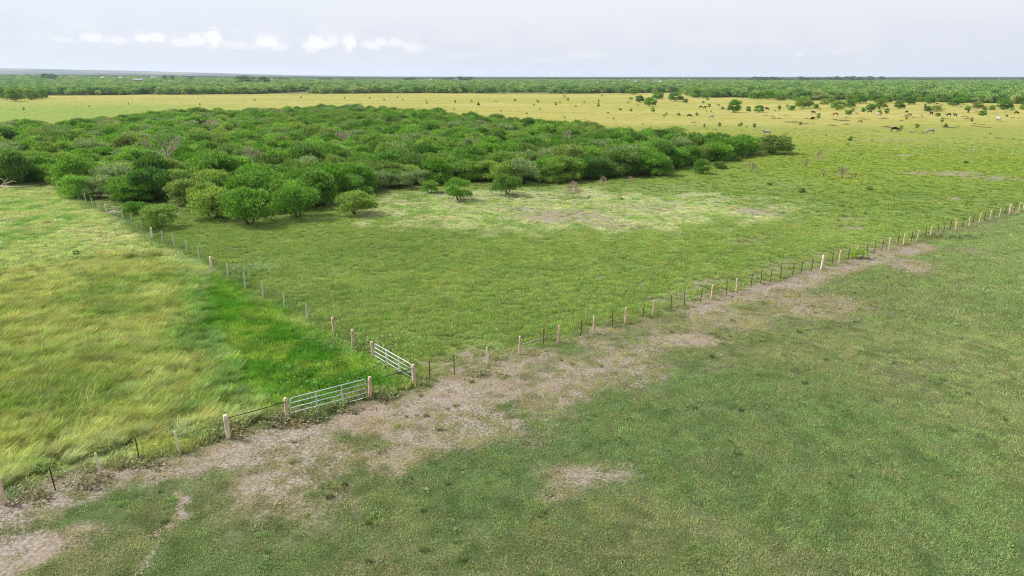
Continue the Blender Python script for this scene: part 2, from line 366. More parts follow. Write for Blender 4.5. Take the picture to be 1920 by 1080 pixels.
# ------------------------------------------------------------------ materials
def attr(nt, name, kind='GEOMETRY'):
    n = nd(nt, 'ShaderNodeAttribute'); n.attribute_name = name; n.attribute_type = kind; return n
def newmat(name):
    m = bpy.data.materials.new(name); m.use_nodes = True; nt = m.node_tree
    b = nt.nodes['Principled BSDF']; b.inputs['Roughness'].default_value = .85; b.inputs['Specular IOR Level'].default_value = .2
    return m, nt, b

def ground_material():
    m, nt, b = newmat('ground_cover'); g = nd(nt, 'ShaderNodeNewGeometry'); pos = g.outputs['Position']
    tint = attr(nt, 'tint').outputs['Color']; dirt = attr(nt, 'dirt').outputs['Fac']; dark = attr(nt, 'dark').outputs['Fac']
    nf = noise(nt, pos, 5.5, 6, .65); nm = noise(nt, pos, 1.1, 5, .6, .3); nl = noise(nt, pos, .16, 5, .6); nx = noise(nt, pos, .03, 4, .6)
    st = nd(nt, 'ShaderNodeVectorMath', operation='MULTIPLY'); lk(nt, pos, st.inputs[0]); st.inputs[1].default_value = (1, 2.2, 1)
    nk = noise(nt, st.outputs[0], .5, 6, .7, .6)
    v = mth(nt, 'ADD', mth(nt, 'MULTIPLY', nf, .55), mth(nt, 'ADD', mth(nt, 'MULTIPLY', nm, .35), mth(nt, 'ADD', mth(nt, 'MULTIPLY', nl, .3), mth(nt, 'MULTIPLY', nk, .5))))
    v = mth(nt, 'ADD', mth(nt, 'MULTIPLY', mth(nt, 'SUBTRACT', v, .85), 2.0), 1.0)
    sc = nd(nt, 'ShaderNodeVectorMath', operation='SCALE'); lk(nt, tint, sc.inputs[0]); lk(nt, mth(nt, 'MAXIMUM', v, .35), sc.inputs[3])
    base = mixc(nt, mth(nt, 'MULTIPLY', sstep(nt, nk, .52, .72), .28), sc.outputs[0], alb(184, 180, 120))
    base = mixc(nt, mth(nt, 'MULTIPLY', sstep(nt, nm, .55, .75), .22), base, alb(70, 100, 36))
    dc = mixc(nt, sstep(nt, nf, .38, .62), alb(158, 146, 126), alb(212, 200, 190))
    dc = mixc(nt, sstep(nt, nl, .4, .65), dc, alb(186, 168, 150))
    dn = mth(nt, 'ADD', dirt, mth(nt, 'ADD', mth(nt, 'MULTIPLY', mth(nt, 'SUBTRACT', nm, .5), .9), mth(nt, 'MULTIPLY', mth(nt, 'SUBTRACT', nf, .5), 1.5)))
    df = mth(nt, 'MULTIPLY', sstep(nt, dn, .05, .75), sstep(nt, dirt, .02, .22))
    col = mixc(nt, df, base, dc)
    kn = mth(nt, 'ADD', dark, mth(nt, 'MULTIPLY', mth(nt, 'SUBTRACT', nm, .5), .9))
    col = mixc(nt, mth(nt, 'MULTIPLY', mth(nt, 'MULTIPLY', sstep(nt, kn, .35, .7), sstep(nt, dark, .05, .2)), .85), col, alb(104, 92, 66))
    lk(nt, col, b.inputs['Base Color']); b.inputs['Roughness'].default_value = .95; b.inputs['Specular IOR Level'].default_value = .08
    bp = nd(nt, 'ShaderNodeBump'); bp.inputs['Strength'].default_value = .8; bp.inputs['Distance'].default_value = .08
    lk(nt, mth(nt, 'ADD', nf, mth(nt, 'MULTIPLY', nm, 2.0)), bp.inputs['Height']); lk(nt, bp.outputs[0], b.inputs['Normal'])
    return m

def leaf_material(name, cols, trans=.3, tint=False, gain=2.85):
    """foliage: colour by individual (object random) and by leaf (attribute lv)"""
    m, nt, b = newmat(name); nt.nodes.remove(b); out = nt.nodes['Material Output']
    if tint:
        c = attr(nt, 'tint', 'INSTANCER').outputs['Color']
    else:
        r = nd(nt, 'ShaderNodeObjectInfo').outputs['Random']
        ramp = nd(nt, 'ShaderNodeValToRGB'); lk(nt, r, ramp.inputs[0]); el_ = ramp.color_ramp.elements
        while len(el_) < len(cols): el_.new(.5)
        for i, cc in enumerate(cols):
            el_[i].position = i / max(1, len(cols) - 1); el_[i].color = (*alb(*cc, k=gain), 1)
        c = ramp.outputs[0]
    lv = attr(nt, 'lv').outputs['Color']
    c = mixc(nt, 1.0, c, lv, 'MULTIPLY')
    d = nd(nt, 'ShaderNodeBsdfDiffuse'); t = nd(nt, 'ShaderNodeBsdfTranslucent'); gl = nd(nt, 'ShaderNodeBsdfGlossy')
    gl.inputs['Roughness'].default_value = .5; gl.inputs[0].default_value = (1, 1, 1, 1)
    lk(nt, c, d.inputs[0]); lk(nt, c, t.inputs[0])
    mx = nd(nt, 'ShaderNodeMixShader'); mx.inputs[0].default_value = trans
    lk(nt, d.outputs[0], mx.inputs[1]); lk(nt, t.outputs[0], mx.inputs[2])
    mg = nd(nt, 'ShaderNodeMixShader'); mg.inputs[0].default_value = .015
    lk(nt, mx.outputs[0], mg.inputs[1]); lk(nt, gl.outputs[0], mg.inputs[2])
    lk(nt, mg.outputs[0], out.inputs[0])
    return m

def mottled(name, c1, c2, scale=6, rough=.8, metallic=0.0, stretch=(1, 1, 1), bump=.0, gain=1.0):
    m, nt, b = newmat(name); t = nd(nt, 'ShaderNodeTexCoord')
    mp = nd(nt, 'ShaderNodeMapping'); lk(nt, t.outputs['Object'], mp.inputs[0]); mp.inputs['Scale'].default_value = stretch
    n = noise(nt, mp.outputs[0], scale, 5, .6)
    lk(nt, mixc(nt, sstep(nt, n, .35, .65), alb(*c1, k=gain), alb(*c2, k=gain)), b.inputs['Base Color'])
    b.inputs['Roughness'].default_value = rough; b.inputs['Metallic'].default_value = metallic
    if bump:
        bp = nd(nt, 'ShaderNodeBump'); bp.inputs['Strength'].default_value = bump; bp.inputs['Distance'].default_value = .02
        lk(nt, n, bp.inputs['Height']); lk(nt, bp.outputs[0], b.inputs['Normal'])
    return m
M_GROUND = ground_material()
M_LEAF = leaf_material('mesquite_foliage', [(80, 122, 38), (106, 146, 48), (90, 128, 50), (132, 156, 66), (66, 106, 36), (120, 138, 68), (94, 142, 38), (86, 114, 46)], .40)
M_LEAF_BRIGHT = leaf_material('huisache_foliage', [(108, 150, 50), (124, 164, 64)], .42)
M_LEAF_FAR = leaf_material('woodland_foliage', [(88, 126, 60), (112, 148, 70), (132, 160, 84), (80, 118, 62), (120, 150, 80), (150, 164, 102), (100, 138, 64)], .34, gain=2.8)
M_LEAF_OAK = leaf_material('oak_foliage', [(74, 104, 66), (88, 116, 76)], .25, gain=3.2)
M_LEAF_REMOTE = leaf_material('remote_foliage', [(64, 92, 60), (80, 108, 70)], .2, gain=2.4)
M_LEAF_DEAD = leaf_material('bare_twigs', [(172, 146, 132), (160, 140, 128)], .3, gain=2.6)
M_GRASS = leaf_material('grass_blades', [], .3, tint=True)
M_BARK = mottled('bark', (92, 80, 66), (132, 118, 100), 5, .9, 0, (1, 1, .3), .5)
M_DEADWOOD = mottled('bleached_deadwood', (214, 200, 182), (170, 156, 138), 4, .85, gain=1.25)
M_WOOD = mottled('weathered_cedar', (246, 220, 190), (206, 178, 150), 7, .85, 0, (1, 1, .25), .6, gain=1.5)
M_WOOD_PALE = mottled('bleached_cedar', (250, 238, 214), (216, 198, 170), 7, .85, 0, (1, 1, .25), .5, gain=1.6)
M_TPOST = mottled('rusty_steel', (124, 94, 74), (92, 76, 64), 9, .7)
M_TPOST_PALE = mottled('galvanised_post', (250, 252, 240), (230, 236, 222), 9, .6, gain=1.5)
M_PIPE = mottled('brown_pipe', (104, 70, 56), (76, 54, 44), 8, .6)
M_GALV = mottled('galvanised_steel', (240, 246, 250), (218, 228, 236), 12, .5, .1, gain=1.45)
M_WIRE = mottled('fence_wire', (120, 108, 94), (92, 80, 70), 3, .6, .3)

# ------------------------------------------------------------------ ground sheet
def build_ground():
    rings = np.concatenate([[0.0], 8.0 * np.exp(np.linspace(0, math.log(24000 / 8.0), 620))])
    a_f = np.linspace(-.80, .80, 300); a_b = np.linspace(.80, 2 * math.pi - .80, 62)[1:-1]
    A = np.concatenate([a_f, a_b]); na = len(A); nr = len(rings)
    RR, AA = np.meshgrid(rings, A, indexing='ij'); x = (RR * np.sin(AA)).ravel(); y = (RR * np.cos(AA)).ravel()
    z = terrain(x, y)
    i, j = np.meshgrid(np.arange(nr - 1), np.arange(na), indexing='ij'); j2 = (j + 1) % na
    F = np.stack([i * na + j, i * na + j2, (i + 1) * na + j2, (i + 1) * na + j], -1).reshape(-1, 4)[:, ::-1]
    me = fast_mesh('ground', np.stack([x, y, z], 1), F, [M_GROUND], smooth=True)
    fd = fields(x, y); n = len(me.vertices)
    if n != len(x): print('VERTEX MISMATCH', n, len(x))
    at = me.attributes.new('tint', 'FLOAT_COLOR', 'POINT'); at.data.foreach_set('color', np.concatenate([fd['c'], np.ones((n, 1))], 1).astype(np.float32).ravel())
    for k in ('dirt', 'dark'):
        a = me.attributes.new(k, 'FLOAT', 'POINT'); a.data.foreach_set('value', fd[k].astype(np.float32))
    o = link('ground', me); tag(o, 'flat green and golden pasture ground with worn sandy tracks', 'ground', kind='structure')
build_ground()

# ------------------------------------------------------------------ foliage building
def leaves_mesh(name, p, d, L, w, mats, lv, extra=None, twist=None):
    """diamond leaves: root p, direction d (unit), length L, width w; lv = value of each leaf; extra = MB with wood"""
    n = len(p); rv = rng.normal(size=(n, 3)); s = np.cross(d, rv); s /= np.linalg.norm(s, axis=1)[:, None] + 1e-9
    L = np.broadcast_to(L, (n,))[:, None]; w = np.broadcast_to(w, (n,))[:, None]
    V = np.stack([p, p + d * L * .5 + s * w, p + d * L, p + d * L * .5 - s * w], 1).reshape(-1, 3)
    F = np.arange(n * 4).reshape(n, 4)
    lvv = np.repeat(lv, 4, axis=0)
    if extra is not None and extra.v:
        ev = np.array(extra.v); base = len(V)
        ef = np.array([(f if len(f) == 4 else (f[0], f[1], f[2], f[-1])) for f in extra.f if len(f) >= 4]) + base
        V = np.concatenate([V, ev]); F = np.concatenate([F, ef]); lvv = np.concatenate([lvv, np.ones((len(ev), 3))])
        midx = np.concatenate([np.zeros(n, int), np.ones(len(ef), int)])
    else: midx = np.zeros(n, int)
    me = fast_mesh(name, V, F, mats, midx)
    if len(me.vertices) == len(lvv):
        a = me.attributes.new('lv', 'FLOAT_COLOR', 'POINT'); a.data.foreach_set('color', np.concatenate([lvv, np.ones((len(lvv), 1))], 1).astype(np.float32).ravel())
    else: print('leaf attr mismatch', name)
    return me

def crown_points(n, R, H, z0, lobes, seed, flat=.75, inner=.14):
    r = np.random.default_rng(seed)
    cs, rs = [], []
    for i in range(lobes):
        a = r.uniform(0, 2 * math.pi); q = math.sqrt(r.uniform(0, 1)) * .72
        zz = z0 + (H - z0) * (.30 + .52 * math.sqrt(max(0, 1 - (q / .85) ** 2)) * r.uniform(.75, 1.0))
        rr = R * r.uniform(.17, .36)
        cs.append((q * R * math.cos(a), q * R * math.sin(a), zz)); rs.append(rr)
    for i in range(max(5, int(lobes * .7))):                                            # low skirt
        a = r.uniform(0, 2 * math.pi); q = r.uniform(.45, .8)
        cs.append((q * R * math.cos(a), q * R * math.sin(a), z0 + (H - z0) * r.uniform(.05, .36))); rs.append(R * r.uniform(.24, .36))
    cs = np.array(cs); rs = np.array(rs)
    k = r.choice(len(rs), n, p=rs ** 2 / (rs ** 2).sum())
    d = r.normal(size=(n, 3)); d /= np.linalg.norm(d, axis=1)[:, None]
    d[:, 2] = np.where(d[:, 2] < -.35, -d[:, 2] * .6, d[:, 2]); d /= np.linalg.norm(d, axis=1)[:, None]
    rad = rs[k] * np.where(r.random(n) < inner, r.uniform(.3, .8, n), np.where(r.random(n) < .1, r.uniform(1.0, 1.45, n), r.uniform(.8, 1.08, n)))
    hh = (H - z0)
    p = cs[k] + d * rad[:, None] * np.array([1, 1, flat])
    ok = p[:, 2] > z0 * .6
    p, d, k = p[ok], d[ok], k[ok]
    lobe_tone = r.uniform(.86, 1.14, len(rs))[k]
    return p, d, lobe_tone, cs, rs, r

def leaf_values(n, r, tone, warm=.12):
    b = tone * r.uniform(.5, 1.5, n); y = r.normal(0, warm, n)
    return np.clip(np.stack([b * (1 + y), b * (1 + y * .4), b * (1 - y * .5)], 1), .3, 1.9)

def trunk_mb(R, H, cs, r, stems=4, rad=.11):
    mb = MB()
    for s in range(stems):
        a = r.uniform(0, 2 * math.pi); o = Vector((math.cos(a) * .15, math.sin(a) * .15, -.1))
        lean = Vector((math.cos(a) * R * .28, math.sin(a) * R * .28, H * .36))
        mb.tube([o, o + lean * .5 + Vector((0, 0, .1)), o + lean], [rad, rad * .8, rad * .6], 6)
        top = o + lean
        order = np.argsort(np.linalg.norm(cs - np.array(top), axis=1))[:4]
        for j in order[:3]:
            c = Vector(cs[j]); mid = (top + c) / 2 + Vector((r.uniform(-.2, .2), r.uniform(-.2, .2), -.15))
            mb.tube([top, mid, c], [rad * .55, rad * .35, rad * .12], 5)
    return mb

TREE_R, TREE_H = 3.3, 4.4
def tree_variant(seed, n=6800, lobes=27, L=(.26, .52), w=.065, mat=M_LEAF, R=TREE_R, H=TREE_H, z0=.2, up=.6):
    p, d, tone, cs, rs, r = crown_points(n, R, H, z0, lobes, seed)
    dd = d * .7 + r.normal(0, .5, d.shape); dd[:, 2] += up; dd /= np.linalg.norm(dd, axis=1)[:, None]
    me = leaves_mesh('crown', p, dd, r.uniform(*L, len(p)), w * r.uniform(.7, 1.5, len(p)), [mat], leaf_values(len(p), r, tone))
    tr = trunk_mb(R, H, cs, r)
    return me, tr.mesh('trunk', M_BARK)
TREES = [tree_variant(100 + i, lobes=22 + i % 4 * 3, R=TREE_R * (.92 + .03 * (i % 5))) for i in range(9)]
TREES_BRIGHT = [tree_variant(140 + i, mat=M_LEAF_BRIGHT) for i in range(2)]
M_LEAF_GREY = leaf_material('thin_grey_green_foliage', [(112, 136, 82), (128, 146, 92), (104, 132, 70)], .4)
SPARSE = [tree_variant(150 + i, n=2900, lobes=13, z0=.9, L=(.25, .5), mat=M_LEAF_GREY) for i in range(3)]
OPEN = [tree_variant(190 + i, n=4600, lobes=21, z0=.55, L=(.26, .58)) for i in range(3)]
BUSHES = [tree_variant(160 + i, n=900, lobes=7, R=.9, H=1.3, z0=.1, L=(.14, .26), w=.045) for i in range(3)]

def branchy(seed, H, R, mat_leaf=None, depth=4, rad=.09, twigs=True):
    r = random.Random(seed); mb = MB(); tips = []
    def grow(p, d, l, q, k):
        pts = [p]; dd = d.copy()
        for i in range(3):
            dd = (dd + Vector((r.uniform(-.25, .25), r.uniform(-.25, .25), r.uniform(-.08, .14)))).normalized()
            pts.append(pts[-1] + dd * l / 3)
        mb.tube(pts, [q, q * .85, q * .7, q * .5], 5 if k > 1 else 4, cap=False)
        if k <= 0: tips.append(pts[-1]); return
        for i in range(r.choice((2, 3, 3))):
            nd_ = (dd + Vector((r.uniform(-.9, .9), r.uniform(-.9, .9), r.uniform(-.3, .6)))).normalized()
            grow(pts[r.choice((2, 3))], nd_, l * r.uniform(.6, .8), q * .6, k - 1)
    for s in range(3):
        a = r.uniform(0, 6.28)
        grow(Vector((0, 0, -.05)), Vector((math.cos(a) * R / H, math.sin(a) * R / H, 1)).normalized(), H * .42, rad, depth)
    return mb

# ------------------------------------------------------------------ stuff made of scattered instances
def scatter(name, pts, z, rot, scl, variant, protos, label, cat, tint=None, kind='stuff'):
    """one object: a point cloud whose points carry instances of the prototypes"""
    n = len(pts); me = bpy.data.meshes.new(name)
    co = np.column_stack([pts, np.broadcast_to(z, (n,))]).astype(np.float32)
    me.vertices.add(n); me.vertices.foreach_set('co', co.ravel())
    a = me.attributes.new('rot', 'FLOAT_VECTOR', 'POINT'); a.data.foreach_set('vector', np.asarray(rot, np.float32).ravel())
    a = me.attributes.new('scl', 'FLOAT_VECTOR', 'POINT'); a.data.foreach_set('vector', np.asarray(scl, np.float32).ravel())
    a = me.attributes.new('variant', 'INT', 'POINT'); a.data.foreach_set('value', np.asarray(variant, np.int32))
    if tint is not None:
        a = me.attributes.new('tint', 'FLOAT_VECTOR', 'POINT'); a.data.foreach_set('vector', np.asarray(tint, np.float32).ravel())
    o = link(name, me); tag(o, label, cat, kind=kind)
    pc = bpy.data.collections.new(name + '_kinds')
    for q in protos: pc.objects.link(q)
    ng = bpy.data.node_groups.new(name, 'GeometryNodeTree')
    ng.interface.new_socket('Geometry', in_out='INPUT', socket_type='NodeSocketGeometry')
    ng.interface.new_socket('Geometry', in_out='OUTPUT', socket_type='NodeSocketGeometry')
    gi = ng.nodes.new('NodeGroupInput'); go = ng.nodes.new('NodeGroupOutput')
    ci = ng.nodes.new('GeometryNodeCollectionInfo'); ci.inputs['Collection'].default_value = pc
    ci.inputs['Separate Children'].default_value = True; ci.inputs['Reset Children'].default_value = True
    ip = ng.nodes.new('GeometryNodeInstanceOnPoints'); ip.inputs['Pick Instance'].default_value = True
    def na(nm, t):
        q = ng.nodes.new('GeometryNodeInputNamedAttribute'); q.data_type = t; q.inputs[0].default_value = nm
        return next(s for s in q.outputs if s.enabled and s.name == 'Attribute')
    e2r = ng.nodes.new('FunctionNodeEulerToRotation')
    ng.links.new(na('rot', 'FLOAT_VECTOR'), e2r.inputs[0])
    ng.links.new(gi.outputs[0], ip.inputs['Points']); ng.links.new(ci.outputs[0], ip.inputs['Instance'])
    ng.links.new(na('variant', 'INT'), ip.inputs['Instance Index']); ng.links.new(e2r.outputs[0], ip.inputs['Rotation'])
    ng.links.new(na('scl', 'FLOAT_VECTOR'), ip.inputs['Scale']); ng.links.new(ip.outputs[0], go.inputs[0])
    md = o.modifiers.new('scatter', 'NODES'); md.node_group = ng
    return o
def proto(name, me): return bpy.data.objects.new(name, me)

def sector(n, r0, r1, a0=-.72, a1=.72):
    a = rng.uniform(a0, a1, n); r = np.sqrt(rng.uniform(r0 ** 2, r1 ** 2, n)); return r * np.sin(a), r * np.cos(a)

# ------------------------------------------------------------------ grass
def tuft(seed, n, radius, h, w, lean=(0, 0), lean_amt=.3, tip=(1.15, 1.1, .8), root=(.62, .72, .6), spread=.35):
    """a patch of bent blades, each two quads"""
    r = np.random.default_rng(seed); a = r.uniform(0, 6.283, n); q = radius * np.sqrt(r.random(n))
    p = np.stack([q * np.cos(a), q * np.sin(a), np.full(n, -.01)], 1)
    d = np.stack([r.normal(0, spread, n) + lean[0], r.normal(0, spread, n) + lean[1], np.ones(n)], 1)
    d /= np.linalg.norm(d, axis=1)[:, None]
    hh = (h * r.uniform(.55, 1.2, n))[:, None]
    bend = np.stack([lean[0] + r.normal(0, .25, n), lean[1] + r.normal(0, .25, n), np.full(n, -.15)], 1) * lean_amt * hh
    ang = r.uniform(0, 6.283, n); s = np.stack([np.cos(ang), np.sin(ang), np.zeros(n)], 1) * (w * r.uniform(.7, 1.4, n))[:, None]
    m = p + d * hh * .55; t = p + d * hh + bend
    V = np.stack([p - s, p + s, m + s * .8, m - s * .8, t + s * .25, t - s * .25], 1).reshape(-1, 3)
    F = np.stack([np.array([0, 1, 2, 3]) + 6 * i for i in range(n)] + [np.array([3, 2, 4, 5]) + 6 * i for i in range(n)])
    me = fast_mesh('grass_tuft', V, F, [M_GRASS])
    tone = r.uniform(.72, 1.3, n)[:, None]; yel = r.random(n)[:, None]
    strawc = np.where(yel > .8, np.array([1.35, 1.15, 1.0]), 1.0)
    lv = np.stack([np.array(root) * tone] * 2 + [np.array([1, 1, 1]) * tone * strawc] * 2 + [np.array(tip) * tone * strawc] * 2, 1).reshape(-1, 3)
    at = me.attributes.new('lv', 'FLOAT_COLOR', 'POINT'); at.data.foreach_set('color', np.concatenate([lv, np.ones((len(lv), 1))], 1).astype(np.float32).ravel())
    return me
def weed(seed, n, radius, h, L, w):
    r = np.random.default_rng(seed); a = r.uniform(0, 6.283, n); q = radius * np.sqrt(r.random(n))
    p = np.stack([q * np.cos(a), q * np.sin(a), h * r.uniform(.05, 1, n) * (1 - (q / radius) ** 2 * .6)], 1)
    d = np.stack([np.cos(a) * .8, np.sin(a) * .8, r.uniform(0, .8, n)], 1) + r.normal(0, .3, (n, 3)); d /= np.linalg.norm(d, axis=1)[:, None]
    t = r.uniform(.7, 1.35, n)
    return leaves_mesh('weed', p, d, L * r.uniform(.6, 1.3, n), w * r.uniform(.7, 1.2, n), [M_GRASS], np.stack([t, t, t], 1))

GRASS_GAIN = 2.3
def grass_layer(name, x, y, protos, label, scale=(.7, 1.3), tintmul=1.0, zs=(.8, 1.2), keep=None, yaw=None, cat='grass', mixto=None, mixamt=0.0, fd=None, mottle=0.0, vary=(.82, 1.2)):
    fd = fd or fields(x, y)
    if keep is not None:
        k = keep(fd, x, y); x, y = x[k], y[k]; fd = {q: v[k] for q, v in fd.items()}
    n = len(x); s = rng.uniform(*scale, n); zz = s * rng.uniform(*zs, n)
    rot = np.zeros((n, 3)); rot[:, 2] = rng.uniform(0, 6.283, n) if yaw is None else rng.normal(yaw[0], yaw[1], n)
    t = fd['c'] * GRASS_GAIN * np.asarray(tintmul) * rng.uniform(*vary, n)[:, None]
    if mixto is not None: t = mixn(t, C(*mixto) * GRASS_GAIN, np.clip(rng.uniform(-.4, 1, n), 0, 1) * mixamt)
    if mottle:
        a_ = fbm(x * .9 + 40, y * .9, 71, 3); b_ = fbm(x * 2.6 + 9, y * 2.6, 72, 2)
        t = mixn(t, C(150, 150, 110) * GRASS_GAIN * .95, ss(a_ * .6 + b_ * .4, .46, .62) * .7 * mottle)
        t = mixn(t, C(78, 112, 52) * GRASS_GAIN * .85, ss(fbm(x * .7, y * .7 + 30, 73, 3) * .6 + fbm(x * 3, y * 3, 74, 2) * .4, .52, .66) * .75 * mottle)
    t = t * (1 + np.stack([rng.normal(0, .07, n), np.zeros(n), rng.normal(0, .07, n)], 1))
    print(name, n)
    return scatter(name, np.stack([x, y], 1), 0.0, rot, np.stack([s, s, zz], 1), rng.integers(0, len(protos), n), [proto('tuft', m) for m in protos], label, cat, tint=t)

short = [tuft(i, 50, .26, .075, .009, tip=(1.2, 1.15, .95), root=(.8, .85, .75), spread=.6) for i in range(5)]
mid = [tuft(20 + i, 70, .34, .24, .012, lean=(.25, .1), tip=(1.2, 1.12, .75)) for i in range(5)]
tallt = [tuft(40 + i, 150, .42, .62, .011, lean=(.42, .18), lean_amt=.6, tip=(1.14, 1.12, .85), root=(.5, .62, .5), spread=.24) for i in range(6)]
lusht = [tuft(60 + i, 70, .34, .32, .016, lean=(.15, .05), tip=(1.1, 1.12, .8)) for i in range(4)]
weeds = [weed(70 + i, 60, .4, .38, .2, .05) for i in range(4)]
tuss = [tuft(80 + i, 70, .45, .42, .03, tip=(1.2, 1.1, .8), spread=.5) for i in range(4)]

def dn(fd, k): return np.clip(fd['dirt'] + (fd['n4'] - .5) * 1.3, 0, 1) < k + .0
def cover(f, k=1.35):
    q = np.clip(f['dirt'] * k + ((ss(f['n4'], .3, .7) - .5) * 1.1 + (rng.random(len(f['R'])) - .5) * .5) * (f['dirt'] > .05), 0, 1)
    return rng.random(len(q)) < np.maximum(.07, (1 - q) ** 1.9)
def feather(f, r0, r1, w0, w1):
    R = f['R']; return rng.random(len(R)) < np.minimum(ss(R, r0, r0 + w0), ss(R, r1, r1 - w1))
# short grazed pasture
x, y = sector(56000, 19, 62)
grass_layer('pasture_grass', x, y, short, 'short grazed grass of the pasture in the foreground', (.8, 1.5),
            keep=lambda f, x, y: (f['near'] > .5) & cover(f), mixto=(146, 146, 106), mixamt=.4, zs=(.6, 1.5), mottle=.62, tintmul=(1.56, 1.66, 1.75), vary=(.66, 1.36))
x, y = sector(40000, 60, 135, -.1, .72)
grass_layer('pasture_grass', x, y, short, 'short green grass of the pasture further along the fence', (1.4, 2.4),
            keep=lambda f, x, y: (f['near'] > .5) & cover(f) & feather(f, 60, 135, 1, 25), mixto=(140, 146, 96), mixamt=.4, zs=(.7, 1.3), mottle=.45, tintmul=(1.28, 1.36, 1.42), vary=(.72, 1.28))
x, y = sector(30000, 19, 100)
grass_layer('dry_thatch', x, y, [tuft(90 + i, 26, .22, .06, .014, root=(.8, .8, .8), tip=(1.1, 1.08, 1.0), spread=.9) for i in range(3)], 'dry straw and small green sprigs littering the sandy track', (.6, 1.3),
            keep=lambda f, x, y: (f['dirt'] > .12) & (rng.random(len(x)) < .55), mixto=(158, 148, 122), mixamt=1.0, zs=(.6, 1.3), tintmul=(.82, .76, .8))
# tall wind-bent grass
x, y = sector(26000, 24, 80, -.80, -.1)
grass_layer('tall_grass', x, y, tallt, 'tall yellow-green grass bent over by the wind in the left paddock', (.7, 1.25),
            keep=lambda f, x, y: (f['tall'] * (1 - .6 * f['lush']) > rng.uniform(.15, .75, len(x))), yaw=(.15, .75), zs=(.45, 1.35), tintmul=(1.0, 1.04, 1.5), vary=(.62, 1.38))
x, y = sector(16000, 24, 74, -.55, -.05)
grass_layer('lush_grass', x, y, lusht, 'lush bright green grass behind the two gates', (.7, 1.3), keep=lambda f, x, y: (f['lush'] > .4) | ((f['pad'] > .5) & (f['tall'] < .5) & (y < 60)), tintmul=(1.28, 1.3, 1.2), vary=(.6, 1.4), mottle=.2)
x, y = sector(34000, 22, 175, -.80, -.1)
grass_layer('paddock_grass', x, y, mid, 'pale green knee-high grass at the back of the left paddock', (1.0, 1.9), keep=lambda f, x, y: (f['pad'] > .5) & (f['tall'] < rng.uniform(.4, 1, len(x))) & (f['lush'] < .5) & (rng.random(len(x)) > f['dirt']), yaw=(.2, .6), zs=(.4, 1.0), tintmul=(1.08, 1.1, 1.25), vary=(.7, 1.3))
# middle field
x, y = sector(60000, 34, 120)
grass_layer('field_grass', x, y, mid, 'knee-high green grass of the middle field', (.7, 1.5), keep=lambda f, x, y: (f['near'] < .5) & (f['pad'] < .5) & (f['thick'] < .6) & cover(f) & (rng.random(len(x)) > f['pale'] * .25) & feather(f, 30, 120, 1, 30), yaw=(.3, .8), zs=(.5, 1.15), mixto=(156, 166, 100), mixamt=.35, tintmul=(1.05, 1.1, 1.16), mottle=.3)
x, y = sector(40000, 90, 300)
grass_layer('field_grass', x, y, tuss, 'green and straw coloured tussocks of the field beyond the patch of bare ground', (.6, 1.5), keep=lambda f, x, y: (f['near'] < .5) & (f['pad'] < .5) & (f['thick'] < .6) & cover(f) & (rng.random(len(x)) > f['pale'] * .2) & feather(f, 90, 300, 30, 130), zs=(.3, .7), mixto=(158, 176, 96), mixamt=.2, tintmul=(1.0, 1.02, 1.05), vary=(.75, 1.15))
x, y = sector(9000, 200, 860)
grass_layer('prairie_grass', x, y, tuss, 'golden grass of the far open field', (.7, 1.6), keep=lambda f, x, y: (f['wood'] < .5) & (f['thick'] < .6) & feather(f, 200, 860, 150, 20), zs=(.2, .5), mixto=(160, 162, 70), mixamt=.35)
# broad-leaved weeds by the gates and along the side fence
w1 = []
for (u, v, hx, hy, n) in ((740, 700, 40, 14, 40), (690, 650, 60, 16, 70), (620, 650, 60, 22, 60), (560, 780, 40, 12, 45), (600, 765, 70, 10, 40), (520, 785, 30, 10, 30), (640, 730, 40, 20, 40), (560, 700, 70, 20, 40), (440, 800, 30, 12, 25), (385, 815, 40, 10, 22),
                          (470, 508, 50, 14, 80), (240, 420, 60, 14, 80), (720, 745, 40, 6, 16), (900, 700, 40, 8, 6), (340, 460, 50, 14, 40), (1330, 490, 220, 8, 20), (30, 930, 40, 10, 7), (270, 872, 60, 8, 9), (1760, 444, 60, 3, 60), (150, 900, 60, 10, 8)):
    for _ in range(n):
        w1.append(P(u + random.gauss(0, hx * .55), v + random.gauss(0, hy * .55)))
w1 = np.array(w1)
grass_layer('weeds', w1[:, 0], w1[:, 1], weeds, 'pale broad-leaved weeds growing by the gates and the side fence', (.6, 1.2), tintmul=(1.05, 1.05, 1.2), cat='weeds')
x, y = sector(3600, 19, 110, -.6, .72)
grass_layer('pasture_weeds', x, y, [weed(170 + i, 22, .16, .1, .09, .03) for i in range(3)] + [tuft(175 + i, 40, .13, .2, .012, spread=.5) for i in range(3)], 'small weeds and coarser tufts standing up in the grazed pasture', (.5, 1.5), keep=lambda f, x, y: (f['near'] > .5) & (fbm(x * .22, y * .22, 95) > .42), tintmul=(1.1, 1.25, 1.2), vary=(.5, 1.5), cat='weeds')
x, y = sector(2600, 26, 85, -.80, -.1)
grass_layer('seed_heads', x, y, [tuft(180 + i, 46, .5, .8, .014, lean=(.4, .15), lean_amt=.6, tip=(1.1, 1.1, 1.05), root=(.7, .7, .6), spread=.2) for i in range(3)], 'tan seed heads standing above the tall paddock grass', (.7, 1.2), keep=lambda f, x, y: (f['tall'] > .4) & (fbm(x * .2, y * .35, 96) > .47), mixto=(186, 178, 122), mixamt=.7, tintmul=(.85, .85, .9), cat='grass')
